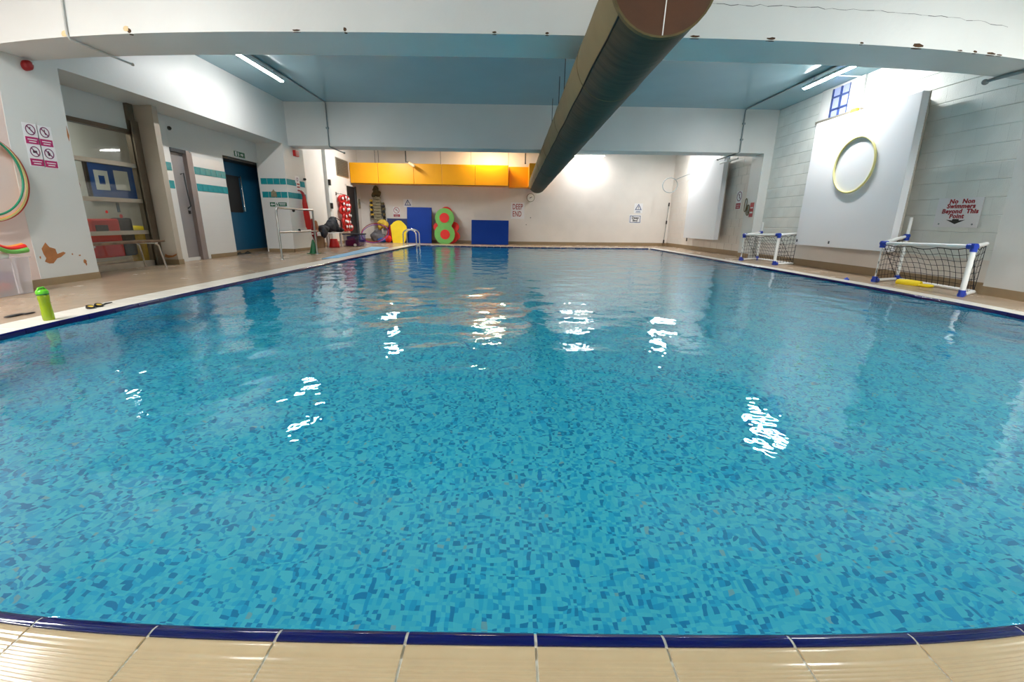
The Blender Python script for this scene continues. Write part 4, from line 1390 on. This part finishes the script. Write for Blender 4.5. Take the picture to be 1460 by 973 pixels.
MB().box(XW, XW + 0.05, 16.92, 17.08, 0, 2.05).build('jamb', 'greyd', t)
MB().box(XW, XW + 0.03, 16.08, 16.14, 0, 2.05).build('jamb', 'cream', t)
MB().box(XW, XW + 0.04, 16.08, 17.08, 2.02, 2.07).build('head', 'cream', t)
t = thing('wall_switch', (XW, 17.36, 1.3), 'beige fused switch by the dark store doorway', 'switch')
MB().bevelbox(XW, XW + 0.04, 17.28, 17.44, 1.28, 1.62, 0.008).build('casing', 'olivepale', t)
MB().box(XW + 0.04, XW + 0.055, 17.33, 17.39, 1.42, 1.5).build('rocker', 'greyd', t)
for k, z in enumerate((1.97, 1.25)):
    t = thing('door_contact', (XW + 0.10, 14.45, z), ('upper', 'lower')[k] + ' black box on the boxed pipe of the far left wall', 'box')
    MB().bevelbox(XW + 0.10, XW + 0.16, 14.40, 14.50, z - 0.09, z + 0.09, 0.01).build('casing', 'black', t)
    MB().box(XW + 0.16, XW + 0.165, 14.42, 14.48, z - 0.04, z + 0.04).build('plate', 'greyd', t)
# red and white armbands on a rack
ra = thing('armband', (0, 0, 0), 'red and white armband on the far left wall, top row, nearest in its row', 'armband', 'armbands hung on the far left wall')
MB().ring((0, 0, 0), 0.085, 0.042, (0.3, 0.95, 0), RZ, 18, 8, ry=0.10).build('cuff', 'red', ra)
MB().ring((0, 0, 0), 0.085, 0.0435, (0.3, 0.95, 0), RZ, 18, 4, ry=0.10)
pv = MB()
pv.ball((0.075, 0.0, 0.03), 0.03, 0.05, 0.05, 10, 6)
pv.build('white_panel', 'plate', ra)
first = True
spots = []
for r_ in range(6):
    for q in range(3):
        spots.append((XW + 0.10 + 0.05 * random.random(), 15.30 + 0.26 * q + (0.1 if r_ % 2 else 0) + random.uniform(-0.03, 0.03), 1.52 - 0.195 * r_ + random.uniform(-0.03, 0.03), random.uniform(-0.5, 0.5)))
for (x, y, z, a) in spots:
    if first:
        ra.location = (x, y, z)
        ra.rotation_euler = (0, 0, a)
        first = False
    else:
        rw, cl = divmod(spots.index((x, y, z, a)), 3)
        dup_tree(ra, (x, y, z), a, 'red and white armband on the far left wall, %s row down, %s in its row' % (('top', 'second', 'third', 'fourth', 'fifth', 'lowest')[rw], ('nearest', 'middle', 'furthest')[cl]))
t = thing('armband_rack', (XW, 15.6, 1.66), 'wall hook rail from which the armbands hang', 'rail')
MB().tube([(XW, 15.2, 1.68), (XW + 0.12, 15.2, 1.68), (XW + 0.12, 16.05, 1.66), (XW, 16.05, 1.66)], 0.012, 8).build('rail', 'steel', t)
MB().box(XW, XW + 0.012, 15.15, 15.25, 1.63, 1.73).build('bracket', 'steel', t)

# ------------------------------------------------------------------ far wall: mats, floats, belts, signs
LEAN = (0, 0.22, 1)


def slab(name, x0, x1, h, th, m, label, cat, y=17.12):
    F = frame(((x0 + x1) / 2, y, 0), RX, LEAN)
    mb = MB(F)
    w_ = x1 - x0
    mb.bevelbox(-w_ / 2, w_ / 2, 0.0, h / 0.977, -th, 0, 0.012)
    return tag(mb.build(name, m, None), label, cat)


slab('gym_mat', -4.18, -3.21, 1.36, 0.06, 'matblue', 'tall blue foam mat leaning on the far wall behind the ladder', 'mat', 17.0)
slab('gym_mat', -5.0, -4.16, 0.92, 0.05, 'matnavy', 'short navy foam mat behind the yellow float', 'mat', 17.12)
slab('gym_mat', -1.64, -0.16, 0.93, 0.06, 'matblue', 'wide blue foam mat leaning under the bright part of the yellow duct', 'mat', 17.05)


def outline(circs, n=90):
    """outer outline of overlapping circles, sampled by angle about the origin of the shape"""
    c0 = (sum(c[0] for c in circs) / len(circs), sum(c[1] for c in circs) / len(circs))
    pts = []
    for i in range(n):
        a = 2 * PI * i / n
        dx, dy = math.cos(a), math.sin(a)
        best = 0.05
        for (cx_, cy_, r_) in circs:
            ox, oy = cx_ - c0[0], cy_ - c0[1]
            b = ox * dx + oy * dy
            q = b * b - (ox * ox + oy * oy - r_ * r_)
            if q > 0:
                best = max(best, b + math.sqrt(q))
        pts.append((c0[0] + best * dx, c0[1] + best * dy))
    return pts


F = frame((-2.69, 16.95, 0), RX, LEAN)
t = thing('figure_eight_float', (-2.69, 16.95, 0), 'green figure-eight foam float with two red discs', 'float')
bd = MB(F).prism(outline([(0, 0.38, 0.40), (0, 0.70, 0.27), (0.0, 1.0, 0.375)]), -0.05, 0.0).build('board', 'lime', t)
MB(F).disc(-0.01, 1.0, 0.19, -0.01, 0.012, 30).build('disc', 'foamred', t)
MB(F).disc(0.02, 0.36, 0.19, -0.01, 0.012, 30).build('disc', 'foamred', t)
F = frame((-2.67, 17.1, 0), RX, LEAN)
tag(MB(F).prism(outline([(-0.30, 0.64, 0.19), (0.34, 0.66, 0.19), (0.0, 0.64, 0.30), (0.02, 1.20, 0.24), (0.02, 0.95, 0.2), (0.40, 0.30, 0.17), (0.2, 0.3, 0.3), (-0.1, 0.3, 0.3)]), -0.05, 0.0).build('clover_float', 'foamred', None), 'red lobed foam float behind the green figure-eight float', 'float')
yo = [(400, 600), (420, 585), (440, 560), (480, 537), (510, 532), (545, 538), (580, 570), (615, 612), (625, 680), (612, 760), (600, 820), (585, 852), (545, 876), (500, 882), (455, 880), (430, 850), (420, 790), (413, 720), (402, 650)]
pts = [((515 + a * 110 / 1070 - 568) / 36.4, max(0.0, (347.4 - (260 + b_ * 100 / 973)) / 37.8)) for a, b_ in yo]
F = frame((-4.44, 16.8, 0), RX, LEAN)
tag(MB(F).prism([(a, b_) for a, b_ in pts][::-1], -0.05, 0).build('shaped_float', 'yellow', None), 'yellow rounded foam float leaning against the navy mat', 'float')


def belt(x, y, z0, z1, w_, m1, m2, label, n=9, rnd=0.0):
    t = thing('swim_belt', (x, y, z0), label, 'belt', 'swim belts hung in the far left corner')
    MB().box(x - w_ * 0.2, x + w_ * 0.2, y + 0.02, y + 0.035, z0, z1).build('strap', 'black', t)
    for k in range(n):
        zz = z0 + (z1 - z0) * (k + 0.5) / n
        hx = w_ / 2 * (1 if not rnd else random.uniform(0.7, 1.15))
        ox = random.uniform(-rnd, rnd)
        MB().bevelbox(x + ox - hx, x + ox + hx, y - 0.05, y + 0.02, zz - (z1 - z0) / n * 0.44, zz + (z1 - z0) / n * 0.44, 0.015).build('foam_block', m1 if k % 2 else m2, t)
    return t


belt(-5.36, 17.38, 0.72, 1.72, 0.30, 'olivepale', 'olivepale', 'pale grey-olive swim belt, widest of those hung in the corner', 9)
belt(-5.60, 17.42, 0.92, 1.62, 0.13, 'mustard', 'dark', 'mustard and black swim belt, left of those hung in the corner', 8, 0.02)
belt(-5.14, 17.42, 0.60, 1.52, 0.13, 'black', 'olive', 'black and olive swim belt, right of those hung in the corner', 9, 0.02)
t = thing('strap_bundle', (-5.37, 17.42, 1.7), 'dark bundle of straps above the hanging swim belts', 'straps')
blob('straps', [((-5.40, 17.42, 1.95), 0.10, 0.07, 0.20), ((-5.30, 17.42, 1.82), 0.11, 0.07, 0.13), ((-5.48, 17.42, 1.80), 0.09, 0.07, 0.12)], 'olive', t, 0.03, 0.06)
MB().tube([(-5.4, 17.55, 2.1), (-5.4, 17.44, 2.1), (-5.4, 17.42, 2.14)], 0.012, 6).build('hook', 'black', t)
tag(blob('mesh_bag', [((-5.08, 17.0, 0.75), 0.20, 0.12, 0.12), ((-4.98, 16.98, 0.64), 0.14, 0.12, 0.12), ((-5.2, 17.02, 0.62), 0.10, 0.1, 0.16)], 'mustard', None, 0.03, 0.03), 'mustard yellow bag slung below the swim belts', 'bag')
tag(blob('net_bag', [((-5.38, 17.05, 0.22), 0.24, 0.16, 0.22), ((-5.15, 17.0, 0.16), 0.2, 0.16, 0.16), ((-5.3, 17.05, 0.4), 0.16, 0.12, 0.14)], 'greynet', None, 0.035, 0.03), 'grey net bag of balls heaped in the far left corner', 'bag')
tag(blob('blue_sack', [((-5.08, 16.78, 0.09), 0.2, 0.12, 0.09)], 'boardblue', None, 0.025, 0.015), 'flat blue sack in front of the grey net bag', 'bag')
tag(MB().ball((-4.86, 16.82, 0.14), 0.14, None, None, 20, 12).build('play_ball', 'foamred', None), 'red ball in front of the navy mat', 'ball')
tag(blob('red_sack', [((-4.78, 17.0, 0.42), 0.10, 0.08, 0.24), ((-4.72, 17.0, 0.2), 0.1, 0.08, 0.2)], 'deepred', None, 0.03, 0.02), 'dark red sack between the mustard bag and yellow float', 'bag')
s41 = math.radians(41)
hoop('hula_hoop', (-5.22, 16.42, 0.345), 0.50, 0.014, 'purple', RX, (0, math.cos(s41), math.sin(s41)), 'purple hoop leaning on the heap in the far left corner')
hoop('hula_hoop', (-5.30, 16.60, 0.38), 0.49, 0.014, 'deepred', RX, (0, math.cos(0.76), math.sin(0.76)), 'dark red hoop behind the purple one in the far left corner')
tag(blob('pale_sack', [((-5.92, 16.25, 0.12), 0.10, 0.16, 0.12), ((-5.86, 16.05, 0.07), 0.08, 0.10, 0.07)], 'tancloth', None, 0.03, 0.02), 'small tan sack on the deck by the store doorway', 'bag')

YS = YF - 0.001
prohibition((-4.665, YS, 1.23), 0.118, (RX, RZ), 'red no-diving sign on the far wall above the navy mat', lab='signred', rm='signred', glyph=0, labh=0.10, labw=0.25, gap=0.03)


def warning(c, s, label, sub=True):
    t = thing('warning_sign', c, label, 'sign')
    F = frame(c, RX, RZ)
    MB(F).box(-s * 0.62, s * 0.62, -s * (0.75 if sub else 0.5), s * 0.62, 0, 0.002).build('plate', 'plate', t)
    h = s * 0.87
    o = [(-s / 2, -h / 3), (s / 2, -h / 3), (0, h * 2 / 3)]
    i_ = [(a * 0.66, b_ * 0.66) for a, b_ in o]
    mb = MB(F)
    vs = [(a, b_, 0.004) for a, b_ in o + i_]
    mb._add(vs, [(0, 1, 4, 3), (1, 2, 5, 4), (2, 0, 3, 5)])
    mb.build('triangle', 'signblue', t)
    mb = MB(F)
    mb.prism([(-s * 0.03, -s * 0.08), (s * 0.03, -s * 0.08), (s * 0.035, s * 0.25), (-s * 0.035, s * 0.25)], 0.002, 0.004)
    mb.disc(0, -s * 0.15, s * 0.04, 0.002, 0.004, 10)
    mb.build('exclamation_mark', 'dark', t)
    if sub:
        MB(F).box(-s * 0.3, s * 0.3, -s * 0.52, -s * 0.46, 0.002, 0.004).build('text_line', 'signblue', t)
        MB(F).box(-s * 0.35, s * 0.35, -s * 0.66, -s * 0.60, 0.002, 0.004).build('text_line', 'signblue', t)
    return t


warning((-4.20, YS, 1.50), 0.27, 'warning triangle sign on the far wall above the tall blue mat', False)
warning((5.02, YS, 1.47), 0.27, 'warning triangle sign on the far wall left of the reaching pole')
t = thing('depth_sign', (4.93, YS, 1.02), 'small framed sign reading Deep End below the right warning triangle', 'sign')
F = frame((4.93, YS, 1.04), RX, RZ)
MB(F).box(-0.24, 0.24, -0.16, 0.16, 0, 0.003).build('plate', 'plate', t)
for (a, b_, c_, d_) in ((-0.21, 0.21, 0.115, 0.135), (-0.21, 0.21, -0.135, -0.115), (-0.21, -0.19, -0.115, 0.115), (0.19, 0.21, -0.115, 0.115)):
    MB(F).box(a, b_, c_, d_, 0.003, 0.005).build('border', 'signblue', t)
text('Deep', 0.12, 'dark', t, F @ Vector((0, 0.05, 0.004)), RX, RZ, bold=0.004)
text('End', 0.12, 'dark', t, F @ Vector((0, -0.055, 0.004)), RX, RZ, bold=0.004)
t = thing('depth_sign', (0.19, YS, 1.02), 'large red lettered DEEP END sign right of the wide blue mat', 'sign')
F = frame((0.19, YS, 1.32), RX, RZ)
MB(F).box(-0.27, 0.27, -0.32, 0.30, 0, 0.003).build('plate', 'plate', t)
text('DEEP', 0.29, 'signred', t, F @ Vector((0, 0.13, 0.004)), RX, RZ, sx=0.60, bold=0.003)
text('END', 0.29, 'signred', t, F @ Vector((-0.02, -0.14, 0.004)), RX, RZ, sx=0.60, bold=0.003)
t = thing('wall_clock', (0.70, YS, 1.8), 'small round white wall clock under the end of the round duct', 'clock')
F = frame((0.70, YS, 1.80), RX, RZ)
MB(F).lathe((0, 0, 0), [(0.155, 0), (0.16, 0.06), (0.15, 0.075)], 30).build('case', 'olivepale', t)
face = MB(F).disc(0, 0, 0.14, 0.07, 0.078, 30).build('face', 'clockface', t)
MB(F).prism([(-0.012, -0.02), (0.06, 0.03), (0.055, 0.045), (-0.02, 0.0)], 0.078, 0.082).build('hand', 'dark', face)
MB(F).prism([(0.01, 0.02), (-0.06, 0.0), (-0.055, -0.015), (0.012, -0.005)], 0.078, 0.082).build('hand', 'dark', face)
t = thing('wall_bolt', (0.6, YS, 1.0), 'pair of small dark studs on the far wall below the clock', 'bolt')
MB(frame((0.72, YS, 1.05), RX, RZ)).disc(0, 0, 0.02, 0, 0.01, 10).build('stud', 'greyd', t)
MB(frame((0.55, YS, 0.78), RX, RZ)).disc(0, 0, 0.018, 0, 0.01, 10).build('stud', 'greyd', t)

# life hook, reaching pole
t = thing('life_hook', (6.16, 17.3, 2.3), 'long-handled rescue hook with a grey loop in the far right corner', 'rescue hook')
mb = MB()
mb.ring((5.84, 16.6, 2.245), 0.275, 0.014, RX, RZ, 48, 8, ry=0.26)
mb.build('loop', 'conduit', t)
MB().tube([(6.02, 16.58, 2.44), (6.10, 16.2, 2.50), (6.24, 15.6, 2.58), (6.25, 13.4, 2.64)], 0.014, 8).build('handle', 'conduit', t)
t = thing('reaching_pole', (6.16, 17.45, 0.1), 'thin upright reaching pole with black grips in the far right corner', 'pole')
MB().tube([(6.13, 17.44, 0.12), (6.19, 17.46, 1.68)], 0.012, 8).build('shaft', 'conduit', t)
for z in (0.18, 0.92, 1.60):
    u = (z - 0.12) / 1.56
    MB().tube([(6.13 + 0.06 * u, 17.44 + 0.02 * u, z - 0.06), (6.13 + 0.06 * (u + 0.05), 17.44 + 0.02 * u, z + 0.07)], 0.028, 8).build('grip', 'dark', t)
t = thing('hose_hook', (XR, 15.36, 0.3), 'short dark bracket below the far board', 'hook')
MB().tube([(XR, 15.36, 0.44), (XR - 0.08, 15.36, 0.44), (XR - 0.08, 15.36, 0.27)], 0.022, 8).build('bar', 'greyd', t)
MB().box(XR - 0.01, XR, 15.32, 15.40, 0.38, 0.50).build('plate', 'greyd', t)

# ladder
t = thing('pool_ladder', (-3.5, 15.0, 0), 'stainless pool ladder rails arching over the far left pool edge', 'ladder')
for yy in (14.72, 15.22):
    pth = [(-3.74, yy, 0.0), (-3.74, yy, 0.38)]
    for i in range(1, 10):
        a = PI - PI * i / 10
        pth.append((-3.52 + 0.22 * math.cos(a), yy, 0.38 + 0.17 * math.sin(a)))
    pth += [(-3.30, yy, 0.38), (-3.30, yy, -1.1)]
    MB().tube(pth, 0.021, 10).build('rail', 'steel', t)
    MB().lathe((-3.74, yy, 0.003), [(0.045, 0), (0.045, 0.012), (0.025, 0.02)], 16).build('flange', 'steel', t)
for z in (-0.3, -0.6, -0.9):
    MB().box(-3.36, -3.25, 14.73, 15.21, z - 0.012, z + 0.012).build('tread', 'steel', t)

# ------------------------------------------------------------------ right wall: boards, window, hoop, signs
t = thing('cover_board', (6.0, 7.9, 0.44), 'big white board standing off the right wall, carrying the yellow hoop', 'board')
FB = frame((6.07, 7.9, 0.44), NY, RZ)
MB(FB).bevelbox(-1.15, 1.15, 0.0, 2.32, 0.0, 0.125, 0.006).build('panel', 'panel', t)
MB().box(6.058, 6.075, 6.742, 9.058, 0.435, 2.765).build('backing', 'paneledge', t)
for y in (7.0, 8.8):
    MB().box(6.075, XR - 0.003, y - 0.04, y + 0.04, 0.5, 2.7).build('batten', 'paneledge', t)
MB().box(5.93, 5.945, 8.06, 8.08, 0.50, 0.55).build('catch', 'greyd', t)
MB().box(5.93, 5.945, 8.98, 9.0, 0.50, 0.55).build('catch', 'greyd', t)
t = thing('cover_board', (6.0, 14.1, 0.39), 'white board on the far right wall under the lamp beyond the beam', 'board')
FB = frame((6.12, 14.0, 0.40), NY, RZ)
MB(FB).bevelbox(-1.15, 1.15, 0.0, 2.32, 0.0, 0.13, 0.006).build('panel', 'panel', t)
MB().box(6.10, 6.16, 12.88, 15.12, 0.42, 2.70).build('backing', 'paneledge', t)
for y in (13.2, 14.8):
    MB().box(6.15, XR - 0.003, y - 0.04, y + 0.04, 0.5, 2.6).build('batten', 'paneledge', t)
hoop('hula_hoop', (5.925, 7.83, 1.855), 0.455, 0.018, 'paleyellow', RY, RZ, 'large pale yellow hoop hanging on the big white board')
t = thing('window_2', (XR, 8.97, 2.88), 'small barred window at the top of the right wall', 'window', kind='structure')
MB().box(XR - 0.04, XR, 8.38, 8.72, 2.90, 3.46).build('frame', 'white', t)
MB().box(XR - 0.04, XR, 9.19, 9.50, 2.90, 3.46).build('frame', 'white', t)
MB().box(XR - 0.04, XR, 8.72, 9.19, 3.42, 3.46).build('frame', 'white', t)
MB().box(XR - 0.06, XR, 8.34, 9.54, 2.85, 2.90).build('sill', 'alu', t)
MB().box(XR - 0.02, XR - 0.012, 8.72, 9.19, 2.90, 3.42).build('pane', 'frosted', t)
for yy in (8.955,):
    MB().box(XR - 0.045, XR - 0.02, yy - 0.016, yy + 0.016, 2.90, 3.42).build('bar', 'signblue', t)
for zz in (3.04, 3.26):
    MB().box(XR - 0.045, XR - 0.02, 8.72, 9.19, zz - 0.014, zz + 0.014).build('bar', 'signblue', t)
for yy in (8.727, 9.18):
    MB().box(XR - 0.045, XR - 0.02, yy - 0.012, yy + 0.012, 2.90, 3.42).build('bar', 'signblue', t)
t = thing('amber_beacon', (XR - 0.08, 8.43, 2.86), 'small amber beacon below the barred window', 'beacon')
MB().box(XR - 0.05, XR, 8.37, 8.50, 2.79, 2.92).build('base', 'whiteplastic', t)
MB().bevelbox(XR - 0.12, XR - 0.05, 8.36, 8.51, 2.80, 2.91, 0.02).build('lens', 'beacon', t)
conduit([(5.6, 8.5, ZC - 0.02), (XR - 0.05, 8.5, ZC - 0.02), (XR - 0.03, 8.42, ZC - 0.07), (XR - 0.03, 8.42, 2.93)], 0.014, 'white conduit bending down to the amber beacon', 'whiteplastic')

t = thing('warning_board', (XR, 6.1, 0.84), 'white sign about non swimmers with red letters and black arrow', 'sign')
FS = frame((XR - 0.001, 6.11, 1.035), NY, RZ)
MB(FS).bevelbox(-0.33, 0.33, -0.20, 0.205, 0, 0.012, 0.004).build('plate', 'plate', t)
for k, (s, x, z) in enumerate((('No  Non', 0.03, 0.155), ('Swimmers', 0.03, 0.09), ('Beyond  This', 0.03, 0.02), ('Point', 0.0, -0.048))):
    text(s, 0.082, 'signred', t, FS @ Vector((x, z, 0.013)), NY, RZ, bold=0.0035, shear=0.05, sx=1.12, depth=0.001)
MB(FS).prism([(-0.14, -0.095), (-0.05, -0.105), (-0.045, -0.085), (0.045, -0.085), (0.05, -0.105), (0.14, -0.095), (0.0, -0.155)], 0.012, 0.014).build('arrow', 'black', t)
for x, z in ((-0.24, -0.155), (0.25, -0.155)):
    MB(FS).disc(x, z, 0.012, 0.012, 0.016, 12).build('screw', 'conduit', t)
t = prohibition((XR - 0.001, 12.30, 1.60), 0.13, (NY, RZ), 'red ringed prohibition sign on the right wall beyond the far pier', lab='signred', rm='ring', glyph=1, labh=0.15, labw=0.24, gap=0.05)
XP = XR - 0.22
hoop('cable_loop', (XP - 0.012, 11.47, 1.33), 0.055, 0.009, 'olive', RY, (0, 0, 3.0), 'tall narrow loop of cable on the far right pier')
t = thing('cable_loop', (XP, 11.33, 1.2), 'small round loop of cable beside the red notice on the far pier', 'cable')
MB().ring((XP - 0.012, 11.33, 1.20), 0.065, 0.009, RY, RZ, 24, 6, ry=0.13).build('loop', 'olive', t)
MB().tube([(XP - 0.012, 11.38, 1.32), (XP - 0.016, 11.33, 1.2), (XP - 0.012, 11.28, 1.08)], 0.009, 6).build('tie', 'olive', t)
t = thing('notice_sign', (XP, 11.16, 1.07), 'dark red notice on the side of the far right pier', 'sign')
FN = frame((XP - 0.001, 11.17, 1.22), NY, RZ)
MB(FN).box(-0.085, 0.085, -0.19, 0.16, 0, 0.004).build('plate', 'signred', t)
MB(FN).box(-0.06, 0.06, 0.02, 0.05, 0.004, 0.006).build('text_line', 'plate', t)
MB(FN).box(-0.06, 0.06, -0.10, -0.06, 0.004, 0.006).build('text_line', 'plate', t)


def goal(E, Fp, G, Hp, zt, zb, zpost, label):
    t = thing('water_goal', ((E[0] + Hp[0]) / 2, (E[1] + Hp[1]) / 2, 0), label, 'goal', 'small pool goals on the right deck')
    R = 0.024
    V3 = lambda p, z: Vector((p[0], p[1], z))
    A, C, B, D = V3(E, zt), V3(G, zt + 0.03), V3(Fp, zb), V3(Hp, zt + 0.06)
    e, f_, g, h = V3(E, R), V3(Fp, R), V3(G, R), V3(Hp, R)
    post = V3(Fp, zpost)
    MB().tube([A, C], R, 10).build('crossbar', 'whiteplastic', t)
    MB().tube([C, D], R, 10).build('side_bar', 'whiteplastic', t)
    MB().tube([A, B], R, 10).build('side_bar', 'whiteplastic', t)
    MB().tube([e, f_], R, 10).build('base_pipe', 'whiteplastic', t)
    MB().tube([f_, h], R, 10).build('base_pipe', 'whiteplastic', t)
    MB().tube([g, h], R, 10).build('base_pipe', 'whiteplastic', t)
    MB().tube([g, C], R * 1.25, 12).build('post', 'whiteplastic', t)
    MB().tube([f_, B, post], R, 10).build('post', 'whiteplastic', t)
    MB().tube([e, A], R * 0.45, 8).build('post', 'whiteplastic', t)
    for p, q in ((A, (C - A)), (C, (A - C)), (B, (A - B)), (e, (f_ - e)), (f_, (h - f_)), (g, (h - g))):
        q = q.normalized() * 0.075
        s = 0.04
        mb = MB()
        mb.tube([p - q * 0.35, p + q], R * 1.5, 12)
        mb.tube([p + Vector((0, 0, -0.02 if p.z < 0.1 else -0.065)), p + Vector((0, 0, 0.06 if p.z < 0.1 else 0.03))], R * 1.5, 12)
        mb.build('corner_joint', 'goalblue', t)
    net = MB()
    cr = 0.0032

    def patch(P00, P10, P01, P11, nu, nv, sag):
        def at(u, v):
            p = (P00 * (1 - u) + P10 * u) * (1 - v) + (P01 * (1 - u) + P11 * u) * v
            w_ = math.sin(PI * u) * (1 - v) * 0.03
            jit = 0.012 * math.sin(u * 19 + v * 7) + 0.01 * math.sin(v * 23 + u * 5)
            return p + Vector((sag[0] * math.sin(PI * v) * math.sin(PI * u) + jit * 0.5, sag[1] * math.sin(PI * u) * math.sin(PI * v) + jit * 0.5, -w_ - abs(math.sin(PI * u * 3)) * 0.03 * (1 - v)))
        for i in range(nu + 1):
            net.tube([at(i / nu, j / 8) for j in range(9)], cr * (1.7 if i in (0, nu) else 1), 4, caps=False)
        for j in range(nv + 1):
            net.tube([at(i / 14, j / nv) for i in range(15)], cr * (1.7 if j in (0, nv) else 1), 4, caps=False)
    patch(A, C, f_, h, 14, 7, (0.06, 0))
    patch(A, B, e, f_, 7, 7, (0, 0.03))
    patch(C, D, g, h, 6, 7, (0, 0.03))
    net.build('net', 'cord', t)
    return t


goal((5.55, 6.41), (6.14, 6.68), (5.53, 5.06), (6.04, 5.38), 0.58, 0.69, 0.97, 'near pool goal of white pipes and blue joints below the non-swimmer sign')
goal((5.50, 10.25), (6.12, 10.66), (5.64, 9.14), (6.14, 9.30), 0.60, 0.66, 0.90, 'far pool goal of white pipes and blue joints by the far pier')
t = thing('dive_ring', (5.88, 6.08, 0), 'flat yellow float lying inside the near goal', 'float')
MB().tube([(5.80, 6.28, 0.02), (5.85, 6.12, 0.022), (5.90, 6.0, 0.02)], [0.05, 0.06, 0.05], 10).build('body', 'yellow', t)
MB().ring((5.90, 5.92, 0.02), 0.07, 0.018, RX, RY, 20, 8).build('loop', 'yellow', t)
t = thing('floor_plug', (5.30, 6.45, 0), 'small blue cap on the right deck between the two goals', 'cap')
MB().lathe((5.28, 6.62, 0.0), [(0.035, 0), (0.035, 0.018), (0.02, 0.024)], 14).build('cap', 'goalblue', t)
MB().lathe((5.28, 6.62, 0.024), [(0.012, 0), (0.012, 0.012)], 10).build('stub', 'goalblue', t)

tag(MB().bevelbox(-5.88, -5.60, 12.1, 12.85, 0.0, 0.34, 0.01).build('cardboard_box', 'cardboard', None), 'tan cardboard box under the near end of the far left bench', 'box')
